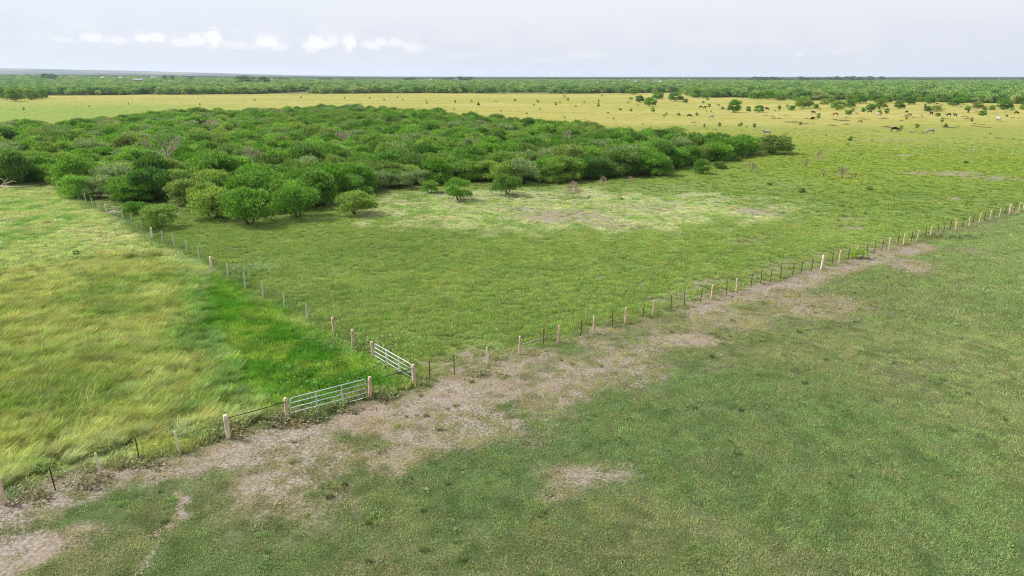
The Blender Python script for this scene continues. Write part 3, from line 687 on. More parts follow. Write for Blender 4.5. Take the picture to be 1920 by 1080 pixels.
# dark brown weedy clumps in the cattle field
w2 = []
for (cx, cy, rx, ry, s) in DARK:
    for _ in range(int(min(30, 5 + rx * ry * .25 * s))):
        a = random.uniform(0, 6.28); q = math.sqrt(random.random()); w2.append((cx + rx * q * math.cos(a), cy + ry * q * math.sin(a)))
w2 = np.array(w2); f2 = fields(w2[:, 0], w2[:, 1]); f2['c'] = np.tile(C(104, 94, 68), (len(w2), 1))
grass_layer('brown_weeds', w2[:, 0], w2[:, 1], weeds, 'low dark brown weed patches scattered over the cattle field', (.8, 1.6), zs=(.3, .7), cat='weeds', fd=f2)

# ------------------------------------------------------------------ the thicket and single trees
def tree(kind, u, v, wpx, label, group, hs=None, name='mesquite_tree', cat='tree', seed=None, xy=None, meshes=None):
    x_, y_ = xy if xy else P(u, v)
    me = meshes or kind[random.randrange(len(kind))]
    s = (wpx * y_ / (FPX * 1.0)) / (2 * TREE_R * 1.02) if wpx else 1.0
    o = empty(name, (x_, y_, 0), random.uniform(0, 6.28)); hs = hs or random.uniform(.88, 1.12)
    o.scale = (s, s, s * hs)
    link('crown', me[0], o); link('trunk', me[1], o)
    tag(o, label, cat, group)
    return o

FRONT = [  # thicket edge trees one can point at: u, v base, width px, height factor, label
 (300, 428, 76, .95, 'dark round mesquite standing alone beside the side fence'),
 (255, 404, 42, 1.0, 'small mesquite just behind the round one beside the side fence'),
 (666, 403, 82, .85, 'single spreading mesquite just right of the front bulge of the thicket'),
 (860, 376, 56, 1.15, 'upright shrubby mesquite at the left of the pair in front of the thicket'),
 (951, 367, 56, 1.1, 'upright shrubby mesquite at the right of the pair in front of the thicket'),
 (806, 362, 36, 1.0, 'small grey-green mesquite tucked left of the pair in front of the thicket'),
 (1317, 326, 34, 1.25, 'small round mesquite standing alone below the right tip of the thicket'),
 (1350, 316, 26, .8, 'low bush at the right of the small round mesquite near the thicket tip'),
 (400, 412, 92, 1.0, 'mesquite at the left corner of the thicket front bulge'),
 (470, 422, 104, 1.05, 'wide low branching mesquite at the nearest point of the thicket'),
 (560, 410, 96, 1.0, 'mesquite at the right corner of the thicket front bulge'),
 (1448, 288, 74, .74, 'rounded tree closing the right end of the thicket'),
 (1395, 291, 66, .85, 'dense tree next to the right end of the thicket'),
 (1345, 274, 52, .7, 'tree at the left of the separate clump on the thicket right end'),
 (1265, 264, 56, .68, 'domed tree standing at the gap in the back right of the thicket'),
 (1212, 265, 48, .72, 'round tree left of the domed tree at the back right of the thicket'),
 (22, 347, 90, 1.15, 'rounded tree above the fallen pale log at the left edge'),
 (185, 372, 66, 1.0, 'leaning tree right of the far end of the side fence'),
 (235, 376, 70, 1.0, 'tree behind the small sandy patch of the side fence'),
]
T0 = []
for i, (u, v, w, hs, lab) in enumerate(FRONT):
    k = SPARSE if 'leaning' in lab else OPEN if ('single' in lab or 'low branching' in lab or 'pair' in lab or 'beside the side fence' in lab or 'corner' in lab) else TREES
    T0.append(tree(k, u, v, w, lab, 'mesquite trees of the thicket', hs))
tree(TREES_BRIGHT, 145, 372, 62, 'light yellow-green tree hanging over the post at the end of the side fence', None, 1.15, name='huisache_tree', meshes=TREES_BRIGHT[0])

# closed canopy: jittered grid inside the thicket outline
xs = [p[0] for p in THICKET]; ys = [p[1] for p in THICKET]; sp = 4.1; pts = []
front_xy = np.array([P(u, v) for u, v, *_ in FRONT])
i = 0
yy = min(ys)
while yy < max(ys):
    xx = min(xs) + (i % 2) * sp * .5
    while xx < max(xs):
        pts.append((xx + random.uniform(-.38, .38) * sp, yy + random.uniform(-.38, .38) * sp)); xx += sp
    yy += sp * .87; i += 1
pts = np.array(pts); ins = inpoly(pts[:, 0], pts[:, 1], THICKET) & (pdist(pts[:, 0], pts[:, 1], THICKET, True) > .5)
pts = pts[ins]
dd_ = np.min(np.hypot(pts[:, None, 0] - front_xy[None, :, 0], pts[:, None, 1] - front_xy[None, :, 1]), axis=1)
pts = pts[dd_ > 3.2]
for (u_, v_) in ((312, 326), (476, 332), (205, 256), (640, 284), (1062, 282), (400, 256)):
    gx, gy = P(u_, v_)
    for back_ in (0, 4.5, 9):
        pts = pts[np.hypot(pts[:, 0] - gx * (1 - back_ / gy), pts[:, 1] - (gy - back_)) > 3.5 - back_ * .1]
dens = fbm(pts[:, 0] * .05, pts[:, 1] * .05, 77)
pts = pts[(rng.random(len(pts)) > .13) & (np.abs(np.arctan2(pts[:, 0], pts[:, 1])) < .78)]
order = np.argsort(np.hypot(pts[:, 0], pts[:, 1])); pts = pts[order]
big = fbm(pts[:, 0] * .035, pts[:, 1] * .035, 78)
NTHING = 190
REFS_FRONT = [(60, 'above the fallen pale log'), (165, 'above the end of the side fence'), (285, 'behind the round tree beside the side fence'), (400, 'below the big bare-limbed tree'), (480, 'over the left half of the front bulge'), (600, 'over the right half of the front bulge'),
 (700, 'behind the single spreading mesquite'), (800, 'left of the pair of shrubs'), (905, 'behind the left shrub of the pair'), (1000, 'behind the right shrub of the pair'), (1100, 'behind the purplish leafless bush'), (1180, 'behind the two pale dry bushes'), (1290, 'left of the small lone round mesquite'), (1390, 'above the small lone round mesquite'), (5000, 'next to the tree at the right tip')]
def zone2(x, y, s, kind):
    t = CAM_H - 2.5; c_, s_ = math.cos(PITCH), math.sin(PITCH); dep = y * c_ + t * s_; u = 960 + FPX * x / dep
    e = pdist(np.array([x]), np.array([y]), THICKET, True)[0]
    rank = 'on the thicket edge' if e < 4.5 else 'in the second rank' if e < 9 else 'in the third rank' if e < 14 else 'deep in the canopy'
    ref = next(r for lim, r in REFS_FRONT if u < lim)
    size_ = 'large' if s > 1.22 else 'small' if s < .98 else 'middling'
    return '%s %s mesquite %s, %s' % (size_, {'s': 'thin grey-green', 'b': 'bright green', 'n': 'dark green'}[kind], rank, ref)
def zone(x, y):
    a = x / y
    w_ = 'left' if a < -.42 else ('middle' if a < -.08 else 'right')
    e = pdist(np.array([x]), np.array([y]), THICKET, True)[0]
    if e < 4.5: return 'mesquite tree on the front edge of the %s third of the thicket' % w_
    return 'mesquite crown inside the closed canopy of the %s third of the thicket, towards its front' % w_
print('thicket trees', len(pts))
for k in range(min(NTHING, len(pts))):
    px_, py_ = pts[k]; s = .64 + .46 * big[k] + random.uniform(-.22, .28)
    q = random.random(); kd = 's' if q < .07 else 'b' if q < .13 else 'n'; me = {'s': SPARSE[k % 3], 'b': TREES_BRIGHT[k % 2], 'n': TREES[random.randrange(9)]}[kd]
    o = tree(None, 0, 0, 0, zone2(px_, py_, s, kd), 'mesquite trees of the thicket', xy=(px_, py_), meshes=me)
    o.scale = (s * random.uniform(.85, 1.2), s * random.uniform(.85, 1.2), s * random.uniform(.9, 1.3))
def join_proto(name, me_pair):
    """crown and trunk in one mesh for the scattered trees"""
    bm = bmesh.new(); bm.from_mesh(me_pair[0]); nf = len(bm.faces); bm.from_mesh(me_pair[1])
    bm.faces.ensure_lookup_table()
    for f in bm.faces[nf:]: f.material_index = 1
    me = bpy.data.meshes.new(name); bm.to_mesh(me); bm.free(); me.materials.append(me_pair[0].materials[0]); me.materials.append(me_pair[1].materials[0])
    return me
tp = [join_proto('mesquite', m) for m in TREES[:8] + TREES_BRIGHT[:1] + SPARSE[:1]]
rest = pts[NTHING:]; n = len(rest)
if n:
    s = .64 + .46 * big[NTHING:] + rng.uniform(-.14, .2, n)
    rot = np.zeros((n, 3)); rot[:, 2] = rng.uniform(0, 6.28, n)
    scatter('mesquite_thicket', rest, 0.0, rot, np.stack([s * rng.uniform(.85, 1.2, n), s * rng.uniform(.85, 1.2, n), s * rng.uniform(.9, 1.3, n)], 1), rng.integers(0, len(tp), n), [proto('m%d' % q, m) for q, m in enumerate(tp)],
            'closed green canopy of mesquite filling the back of the thicket', 'trees')

# single trees of the field on the right: u, v, width, height factor, reference
FIELD = [(1183,188,9,1),(1199,192,17,1.1),(1219,199,25,1.0),(1233,186,23,.9),(1267,190,29,.85),(1285,193,11,1),(1177,194,6,1),(1189,177,18,.9),(1318,195,6,1.4),(1287,180,9,1.3),(1377,211,26,1.35),(1403,209,10,1.4),(1423,211,18,1.1),
 (1505,203,32,1.0),(1484,207,13,1.0),(1475,202,7,1.3),(1529,204,12,1.1),(1519,199,14,1.1),(1462,189,22,.9),(1327,189,7,1.2),(1570,206,28,.9),(1593,202,22,1.0),(1613,194,26,1.0),(1631,208,18,1.1),(1649,204,28,.95),(1686,204,20,1.1),(1704,196,22,1.0),
 (1738,209,13,1.1),(1755,209,19,.9),(1742,195,20,1.1),(1787,199,20,1.0),(1814,207,11,1.1),(1833,204,20,1.0),(1847,207,10,1.1),(1860,207,12,1.1),(1882,206,28,.95),(1898,208,8,1.1),(1917,206,14,1.1),(1842,217,16,.9),(1590,215,14,.9),(1758,218,10,.9),(1795,196,24,.9),
 (1412,186,20,1.0),(1545,196,18,.9),(1662,193,20,1),(1560,193,16,.9),(1435,184,18,1),(1880,197,24,.9),(1720,187,24,.9),(1640,190,20,.9),(60,187,30,1.0),(30,190,34,1.1),(10,186,28,1.0),(78,185,26,1.0)]
REFS = [(1219, 199, 'largest tree of the grove'), (1267, 190, 'rightmost tree of the grove'), (1377, 211, 'tall two-lobed tree'), (1423, 211, 'ragged tree hiding a black cow'), (1505, 203, 'widest field tree'), (1334, 222, 'white cow below a black calf'),
 (1292, 220, 'lone black cow left of the white one'), (1525, 214, 'black cow above the brown mound'), (1566, 218, 'tan cow among brown patches'), (1631, 212, 'black cow under the tree row'), (1677, 247, 'nearest black cow'), (1744, 251, 'nearest spotted cow'), (1746, 216, 'upright end-on black cow'),
 (1815, 212, 'black cow left of the v-shaped tree'), (1842, 217, 'v-shaped tree'), (1871, 228, 'rightmost white cow'), (1882, 206, 'broadest tree near the right edge'), (1570, 206, 'low wide tree of the row'), (1649, 204, 'broad tree in the middle row'), (1438, 252, 'white cow behind the thicket end'),
 (1058, 186, 'dead tree of the golden field'), (600, 197, 'highest thicket crowns'), (860, 212, 'thicket back middle'), (1137, 235, 'thicket back right end'), (68, 186, 'pale-trunked dark tree'), (1448, 287, 'tree at the right tip of the thicket'), (1579, 334, 'wide grey shrub'), (1605, 429, 'bare sandy hollow'),
 (1825, 286, 'white fence post'), (1718, 249, 'largest brown weed patch'), (960, 365, 'pair of shrubs'), (400, 180, 'far wood at left'), (143, 478, 'bright grass strip')]
def beside(u, v):
    c = sorted(((abs(u - a) + 3.0 * abs(v - b), a, b, t) for a, b, t in REFS if abs(u - a) + abs(v - b) > 1.5))[0]
    _, a, b, t = c; d = abs(u - a)
    if d > abs(v - b) * 2.0: return ('just ' if d < 22 else 'somewhat ' if d < 70 else 'well ') + ('left' if u < a else 'right') + ' of the ' + t
    return ('just ' if abs(v - b) < 5 else '') + ('behind' if v < b else 'in front of') + ' the ' + t
size = lambda w: 'tiny' if w < 9 else 'small' if w < 15 else 'middling' if w < 22 else 'broad'
shape = lambda h: 'low' if h < .95 else 'tall' if h > 1.25 else 'round'
own = {1377: 'tall two-lobed mesquite standing clear in front of the rows', 1423: 'ragged mesquite with a black cow half behind it', 1505: 'widest mesquite of the far field, with a thick visible trunk', 1842: 'small v-shaped mesquite in front of the rows at right', 60: 'round tree of the far wood left of the pale-trunked one', 30: 'broad tree at the left edge in front of the far wood',
       10: 'leftmost tree of the far wood, cut by the picture edge', 78: 'dark tree with a pale trunk at the left end of the far wood'}
for idx, (u, v, w, h) in enumerate(FIELD):
    lab = own.get(u) or '%s %s mesquite %s' % (size(w), shape(h), beside(u, v))
    tree(TREES if w > 9 else SPARSE, u, v, w, lab, 'single trees standing in the far field', h)
r_ = random.Random(5)
for i in range(40):
    u = 1300 + i * 16 + r_.uniform(-7, 7); v = 181 + (u - 1300) * .018 + r_.uniform(-2, 3); w = r_.uniform(14, 26)
    tree(TREES, u, v, w, '%s mesquite before the far wood, %s' % (size(w), beside(u, v)), 'first rank of the far wood', r_.uniform(.8, 1.1))

# small bushes
BUSH = [(800,194,4,4),(853,193,5,5),(884,191,4,4),(897,198,6,6),(1007,191,4,3),(1042,197,6,5),(1065,189,6,6),(1123,192,4,5),(1122,200,5,6),(1163,207,6,4),(1183,209,6,5),(1140,213,4,3),(1050,193,3,3),(1001,198,4,3),(1224,210,8,8),(1250,215,5,4),(1307,217,6,6),(1272,217,8,5),(1245,218,5,4),
 (1320,239,5,6),(1349,237,6,7),(1385,237,5,5),(1389,236,6,6),(1414,239,7,7),(1399,239,4,3),(1500,234,8,5),(1534,222,8,9),(1462,204,8,6),(1330,201,6,6),(1355,205,7,5),(1718,240,9,8),(1690,243,8,7),(1595,264,10,8),(1773,239,9,7),(1822,228,5,7),(1766,229,6,8),(1735,201,5,6),(1662,213,10,9),(1598,210,9,7),(1618,210,9,8),(1650,215,9,8),(1700,224,5,4),(1888,219,6,4),
 (1809,306,10,5),(1630,356,12,7),(1505,362,16,9),(1440,347,14,5),(1166,374,7,4),(1103,371,6,4),(1010,192,4,3),(693,185,4,3),(745,184,3,3),(965,190,5,4),(565,184,4,3),(1095,193,4,3),(1080,201,4,3),(930,192,3,3),(1128,181,4,3),(45,206,5,4),(1012,206,4,3),(1590,272,5,4),(1615,290,5,3),(143,478,14,9),(1385,302,12,8)]
BUSH += [(u + random.randint(-9, 9), v + random.randint(-2, 2), random.choice((3, 4)), 3) for (u, v) in ((650,186),(720,190),(762,188),(860,206),(930,209),(990,215),(1060,222),(1150,226),(1200,236),(1260,245),(1480,250),(1540,256),(1640,262),(1850,250),(1900,262),(480,190),(250,196),(160,200),(380,196))]
nm = {}
for i, (u, v, w, h) in enumerate(BUSH):
    x_, y_ = P(u, v); s = w * y_ / FPX / 1.9; hz = h * y_ / FPX / 1.25
    o = empty('bush', (x_, y_, 0), random.uniform(0, 6.28)); o.scale = (s, s, hz)
    m = BUSHES[i % 3]; link('crown', m[0], o); link('stem', m[1], o)
    tag(o, ('tiny dark bush ' if w < 5 else 'small dark green bush ' if w < 8 else 'ragged green bush ') + beside(u, v), 'bush', 'low bushes dotted over the fields')

# bare and dead shrubs, dead trees
def dead(u, v, hpx, wpx, lab, seed, depth=4, mat=M_LEAF_DEAD, leafn=0, rad=.04, name='dead_bush', base=None, z=0):
    x_, y_ = base or P(u, v); H = hpx * y_ / FPX / .95; R = wpx * y_ / FPX / 2
    mb = branchy(seed, H, R * .8, depth=depth, rad=rad); V = np.array(mb.v); s_ = H / max(V[:, 2].max(), .1); 
    r_ = max(np.abs(V[:, :2]).max(), .1); V = V * np.array([R / r_, R / r_, s_]); mb.v = [tuple(q) for q in V]
    o = empty(name, (x_, y_, z), 0); mb.build('branches', M_DEADWOOD if mat is None else mat, o)
    if leafn:
        r = np.random.default_rng(seed); n_ = leafn; d = r.normal(size=(n_, 3)); d /= np.linalg.norm(d, axis=1)[:, None]; d[:, 2] = np.abs(d[:, 2])
        p = d * (r.uniform(.4, 1, n_) ** .5)[:, None] * np.array([R, R, H * .9]) + np.array([0, 0, H * .08])
        t = r.uniform(.7, 1.2, n_)
        link('twigs', leaves_mesh('twigs', p, d, .34, .035, [M_LEAF_DEAD], np.stack([t, t * .95, t * .95], 1)), o)
    tag(o, lab, 'dead bush' if name == 'dead_bush' else 'dead tree'); return o
dead(1074, 371, 30, 27, 'purplish grey leafless bush in front of the thicket middle', 1, leafn=520, rad=.025, depth=3)
dead(1131, 346, 14, 14, 'pale leafless bush at the foot of the thicket right of the purplish one', 2, leafn=150, rad=.02, depth=3)
dead(1181, 344, 12, 12, 'small pale dry bush against the thicket front right', 3, leafn=130, rad=.02, depth=3)
dead(1535, 303, 20, 10, 'upright dark leafless shrub in the green field right of the thicket', 4, leafn=260)
dead(1511, 314, 17, 12, 'faint bare shrub left of and below the upright dark one', 5, leafn=120)
dead(1579, 334, 22, 22, 'wide bare grey shrub in the green field', 6, leafn=260)
dead(1544, 331, 14, 10, 'small bare shrub left of the wide grey one', 7, leafn=80)
dead(1603, 336, 12, 8, 'small bare shrub right of the wide grey one', 8, leafn=60)
dead(1408, 322, 18, 24, 'pale dry brush below the right tip of the thicket', 9, leafn=260)
dead(1400, 291, 18, 28, 'brownish dead bush in front of the right end of the thicket', 10, leafn=900)
dead(1058, 186, 8, 8, 'dead tree in the golden field before the far wood', 11, leafn=0, name='dead_tree', rad=.12)
dead(800, 192, 8, 10, 'thin dry bush in the golden field behind the thicket', 12, leafn=60)
dead(1196, 200, 6, 10, 'pale dry bush left of the small grove', 13, leafn=60)
# dead limbs standing out of the canopy
for (u, v, h, w, lab, sd_) in ((312, 326, 70, 96, 'big mostly bare tree with pale limbs inside the left part of the thicket', 21), (476, 332, 56, 88, 'bleached bare tree in the canopy right of the big bare one', 22), (205, 256, 34, 60, 'greyish bare crown at the back left of the thicket', 23),
                             (640, 284, 34, 46, 'pinkish brown dead crown in the middle of the thicket', 24), (1062, 282, 38, 34, 'bare pale branches poking from the canopy near the thicket right end', 25), (400, 256, 30, 50, 'dry grey-green crown in the back of the thicket', 26)):
    dead(u, v, h, w, lab, sd_, depth=4, mat=M_DEADWOOD, leafn=2600 if 'crown' in lab else 300, rad=.24, name='dead_tree')
# fallen log at the left edge
lx, ly = P(18, 352); lg = empty('fallen_log', (lx, ly, 0), 0)
MB().tube([(-5, .3, .18), (-2, 0, .22), (1.2, -.3, .2), (4.2, .3, .25)], [.16, .2, .17, .08], 7).build('log', M_WOOD_PALE, lg)
for p_ in ([(-1.5, 0, .2), (-.8, .4, 1.1), (-.2, .3, 1.7)], [(-.5, 0, .2), (-.9, .2, 1.3), (-1.6, .1, 1.8)], [(-.7, .2, .7), (.6, .2, 1.2), (1.3, .3, 1.0)], [(-2.4, 0, .2), (-2.8, .3, .9), (-3.4, .2, 1.0)]):
    MB().tube(p_, [.11, .08, .03], 6).build('limb', M_WOOD_PALE, lg)
tag(lg, 'pale fallen log with broken limbs at the left edge below the trees', 'log')
# bright prickly bush at the fence
bx, by = P(1610, 484); o = empty('bush', (bx, by, 0)); o.scale = (.62, .62, .55); link('crown', leaves_mesh('crown', *(lambda q: (q[0], q[1]))(crown_points(700, 1.3, 1.9, .1, 8, 91)[:2]), .3, .1, [M_LEAF], np.full((len(crown_points(700, 1.3, 1.9, .1, 8, 91)[0]), 3), 1.3)), o)
tag(o, 'bright light green bush growing against a fence post', 'bush')

# ------------------------------------------------------------------ far woodland (stuff) and oaks
def far_tree(seed, n, mat, L, w, R=TREE_R, H=TREE_H, lobes=10):
    p, d, tone, cs, rs, r = crown_points(n, R, H, .6, lobes, seed, inner=.1)
    dd = d + r.normal(0, .4, d.shape); dd[:, 2] += .4; dd /= np.linalg.norm(dd, axis=1)[:, None]
    mb = MB()
    for s in range(2):
        a = r.uniform(0, 6.28); mb.tube([(0, 0, -.1), (math.cos(a) * .7, math.sin(a) * .7, H * .3), (math.cos(a) * 1.5, math.sin(a) * 1.5, H * .62)], [.16, .13, .08], 4, cap=False)
    return leaves_mesh('woodland_tree', p, dd, L * r.uniform(.7, 1.3, len(p)), w, [mat, M_DEADWOOD], leaf_values(len(p), r, tone), extra=mb)
farp = [far_tree(200 + i, 620, M_LEAF_FAR, .75, .24) for i in range(5)]
BSPOTS = [(260,152.3,17),(136,147.6,7),(193,148.2,6),(227,148,6),(287,147.6,8),(424,145.4,7),(446,148.4,6),(808,146.5,6),(857,149,6),(846,151.8,13),(1170,147.8,7),(1192,155.6,6),(1229,155.6,8),(1238,155.6,7),(1120,159.6,5),(1387,150.4,5),(1402,150.6,6),(240,158,5)]
def in_wood(x, y):
    k = inpoly(x, y, WOOD)
    for (u_, v_, w_) in BSPOTS:   # yards kept open before the farm buildings
        gx, gy, _z = PT(u_, v_, 3200); hw = w_ * gy / FPX * .6
        k &= ~((np.abs(x / y - gx / gy) < hw / gy * 1.1) & (y > gy - 330) & (y < gy + hw + 6))
    for (ex, ey, erx, ery) in CLEAR: k &= (((x - ex) / erx) ** 2 + ((y - ey) / ery) ** 2) > 1
    return k
def wood_layer(x, y, smin, smax, label, gap=.3, zf=1.0):
    k = in_wood(x, y) & (fbm(x * .012, y * .006, 88) > gap); x, y = x[k], y[k]; n = len(x); print(label, n)
    s = rng.uniform(smin, smax, n); rot = np.zeros((n, 3)); rot[:, 2] = rng.uniform(0, 6.28, n)
    scatter('mesquite_woodland', np.stack([x, y], 1), terrain(x, y), rot, np.stack([s, s, s * zf * rng.uniform(.8, 1.25, n)], 1), rng.integers(0, 5, n), [proto('w%d' % q, m) for q, m in enumerate(farp)], label, 'trees')
x, y = sector(42000, 420, 1500); wood_layer(x, y, .85, 1.7, 'mixed green mesquite woodland along the far side of the open field', .28)
x, y = sector(52000, 1500, 3300); wood_layer(x, y, 1.2, 2.2, 'distant mesquite woodland behind the first belt of trees', .36, .72)
# remote treed plain
x, y = sector(42000, 3200, 12000); k = fbm(x * .0009, y * .0011, 90) > .42; x, y = x[k], y[k]; n = len(x)
rot = np.zeros((n, 3)); rot[:, 2] = rng.uniform(0, 6.28, n); s = rng.uniform(3, 9, n); remp = [far_tree(230 + i, 620, M_LEAF_REMOTE, .75, .24) for i in range(5)]
scatter('remote_woodland', np.stack([x, y], 1), terrain(x, y), rot, np.stack([s, s, rng.uniform(1.2, 2.2, n)], 1), rng.integers(0, 5, n), [proto('w%d' % q, m) for q, m in enumerate(remp)], 'hazy treed plain running to the horizon', 'trees')
oakm = [far_tree(260 + i, 2200, M_LEAF_OAK, .5, .16, R=3.3, H=4.6, lobes=14) for i in range(3)]
OAKS = [(484,140,30,20,1700,'dark oak clump, the larger, standing over the woods against the blue ridge'),(511,143,20,13,1700,'dark oak at the right of the larger clump against the blue ridge'),(345,140.5,14,8,2200,'dark oak top in front of the blue ridge at left'),(387,143,14,7,2200,'dark oak top right of the first one before the blue ridge'),(545,145,26,6,2400,'low dark oak row right of the oak clump'),(625,145,24,6,2400,'long low dark oak row left of the turbines'),
 (668,146.2,16,9,2300,'dark blue-green oak left of centre on the skyline'),(775,143.5,26,10,2400,'dark oak mass on the skyline left of the white roof'),(845,144.5,22,9,2400,'dark oak mass on the skyline right of the white roof'),(875,143.3,30,11,2400,'longest dark oak mass on the skyline'),(1025,145.6,18,7,3000,'small dark oak on the skyline right of centre'),(1035,144.7,9,7,3000,'narrow dark oak beside the one right of centre'),(1148,145,8,7,3000,'single dark oak on the skyline left of the turbine'),(1230,145,8,7,3000,'single dark oak on the skyline under the bright turbine'),(1420,143.5,60,8,2600,'oak belt on the skyline behind the far green field'),(1520,143,100,8,2700,'long oak ridge on the skyline at right'),(1590,142.3,70,8,2700,'oak ridge right of the long one on the skyline'),(140,139.6,12,8,2000,'dark rounded oak at the far left skyline'),(120,138,20,10,2000,'pale rounded oak left of the dark one on the skyline')]
for i, (u, vt, w, h, D, lab) in enumerate(OAKS):
    x_ = (u - 960) / FPX * D * 1.0; Hh = h * D / FPX; Wd = w * D / FPX
    cnt = max(1, int(round(Wd / (Hh * 1.15)))); cnt = min(cnt, 6)
    for c_ in range(cnt):
        zt = float(terrain(np.array([x_]), np.array([D]))[0]); o = empty('oak_tree', (x_ + (c_ - (cnt - 1) / 2) * Wd / cnt, D + random.uniform(-20, 20), zt), random.uniform(0, 6.28))
        ss_ = Wd / cnt / (2 * 3.3) * 1.25; top = CAM_H + (143.3 - vt) / FPX * D
        o.scale = (ss_, ss_, max(top - zt, 9) / 4.75 * random.uniform(.86, 1.04))
        link('crown', oakm[(i + c_) % 3], o); tag(o, lab, 'tree', 'dark oaks on the skyline')

# ------------------------------------------------------------------ fences
def wood_post(h, r0, seed, mat=M_WOOD):
    r = random.Random(seed); n = 8; mb = MB(); pts, rad = [], []
    for i in range(6):
        t = i / 5; pts.append((r.uniform(-.018, .018), r.uniform(-.018, .018), -.15 + t * (h + .15))); rad.append(r0 * (1.06 - .16 * t + r.uniform(-.05, .05)))
    pts.append((pts[-1][0], pts[-1][1], h + .025)); rad.append(r0 * .7)
    mb.tube(pts, rad, n); return mb.mesh('post', mat)
def t_post(h, mat, w_=.027):
    mb = MB(); mb.box((-w_, -.008, -.2), (w_, .008, h)); mb.box((-.008, .0082, -.2), (.008, .05, h - .003))
    for k in range(5): mb.box((-.012, -.018, .2 + k * .22), (.012, -.0082, .225 + k * .22))
    return mb.mesh('steel_post', mat, False)
POSTM = {'B': [wood_post(1.42, .115, s) for s in (1, 2, 3)], 'C': [wood_post(1.45, .13, 9, M_WOOD_PALE)], 'W': [wood_post(1.38, .09, s, M_WOOD_PALE if s % 2 else M_WOOD) for s in (4, 5, 6, 7)], 'S': [wood_post(1.3, .06, s, M_WOOD_PALE) for s in (10, 11)],
         'T': [t_post(1.35, M_TPOST)], 'G': [t_post(1.55, M_TPOST_PALE, .05)], 'F': [wood_post(1.45, .16, 12, M_WOOD)]}
A_POSTS = [(8,947,'W'),(104,920,'T'),(190,893,'S'),(262,866,'T'),(337,850,'S'),(428,822,'C'),(540,789,'B'),(694,747,'B'),(777,722,'B'),(806,714,'T'),(852,702,'T'),(915,684,'S'),(974,664,'W'),(1019,647,'T'),(1047,643,'W'),(1089,630,'T'),(1113,626,'W'),
 (1149,612,'T'),(1173,607,'W'),(1205,598,'T'),(1225,593,'W'),(1258,582,'T'),(1284,575,'T'),(1314,567,'T'),(1334,562,'W'),(1362,553,'T'),(1381,549,'W'),(1408,539,'T'),(1426,532,'T'),(1445,529,'T'),(1464,524,'T'),(1486,518,'T'),(1502,514,'T'),(1522,508,'T'),(1540,505,'C'),
 (1560,497,'T'),(1573,493,'W'),(1590,489,'T'),(1607,484,'W'),(1625,478,'T'),(1639,475,'T'),(1653,471,'T'),(1667,468,'W'),(1683,462,'T'),(1694,460,'W'),(1708,455,'T'),(1719,453,'W'),(1734,447,'T'),(1744,445,'W'),(1758,440,'T'),(1769,437,'T'),(1781,434,'T'),(1792,431,'W'),(1804,427,'T'),
 (1816,424,'S'),(1824,421,'T'),(1836,418,'W'),(1846,415,'T'),(1856,413,'W'),(1863,411,'T'),(1874,408,'W'),(1885,404,'T'),(1893,402,'F'),(1901,400,'T'),(1910,397,'W')]
B_POSTS = [(627,628,'B'),(577,603,'G'),(533,580,'G'),(494,560,'G'),(460,541,'G'),(428,522,'G'),(398,507,'C'),(374,488,'G'),(350,475,'G'),(327,464,'G'),(305,456,'G'),(286,448,'C'),(266,434,'G'),(248,423,'G'),(231,413,'G'),(215,406,'G'),(200,401,'C'),(187,396,'G'),(174,389,'G'),(161,380,'G'),(148,375,'G'),(138,370,'C'),(128,362,'G'),(118,359,'G'),(108,355,'G')]
def line_post(root, x_, y_, k, i):
    m = POSTM[k]; q = link('steel_post' if k in 'TG' else 'post', m[i % len(m)], root); q.location = (x_, y_, 0)
    q.rotation_euler = (random.uniform(-.05, .05), random.uniform(-.05, .05), random.uniform(0, 6.28) if k not in 'TG' else random.uniform(.4, .9)); return q
def wires(root, pts, heights, rad=.0065):
    for h_ in heights:
        mb = MB(); ws = []
        for a_, b_ in zip(pts[:-1], pts[1:]):
            ws += [(a_[0], a_[1], h_), ((a_[0] + b_[0]) / 2, (a_[1] + b_[1]) / 2, h_ - .025)]
        ws.append((*pts[-1], h_)); mb.tube(ws, rad, 3, cap=False).build('wire', M_WIRE, root)
fa = empty('fence', (0, 0, 0)); tag(fa, 'long wire fence of cedar stakes and rusty steel posts crossing the whole picture', 'fence')
apts = [P(u, v) for u, v, k in A_POSTS]
ex0 = [(apts[0][0] - i * 2.4, apts[0][1] - i * 1.84) for i in (4, 3, 2, 1)]
dxy = ((apts[-1][0] - apts[-9][0]) / 8, (apts[-1][1] - apts[-9][1]) / 8); ex1 = [(apts[-1][0] + dxy[0] * i, apts[-1][1] + dxy[1] * i) for i in range(1, 13)]
for i, ((u, v, k), p_) in enumerate(zip(A_POSTS, apts)):
    q = line_post(fa, *p_, k, i)
    if u == 1792: q.rotation_euler[1] = -.18
for i, p_ in enumerate(ex0 + ex1): line_post(fa, *p_, 'WT'[i % 2], i)
H5 = (.28, .52, .78, 1.02, 1.24)
wires(fa, ex0 + apts[:6], H5); wires(fa, apts[8:] + ex1, H5)
def rail(root, a, b, za, zb, r=.023, mat=M_PIPE, name='brace_rail'):
    MB().tube([(*a, za), ((a[0] + b[0]) / 2, (a[1] + b[1]) / 2, (za + zb) / 2 - .02), (*b, zb)], r, 8).build(name, mat, root)
rail(fa, apts[5], apts[6], 1.22, 1.2, .025); rail(fa, apts[7], apts[8], 1.18, 1.18, .025)
rl = MB().tube([(*P(978, 656), .42), (*P(1012, 650), .6), (*P(1050, 643), .72)], [.04, .035, .028], 7).build('brace_pole', M_DEADWOOD, fa); rl['label'] = 'pale crooked brace pole'
fb_ = empty('fence', (0, 0, 0)); tag(fb_, 'side fence of thin pale posts running from the gates away to the thicket', 'fence')
bpts = [P(u, v) for u, v, k in B_POSTS]
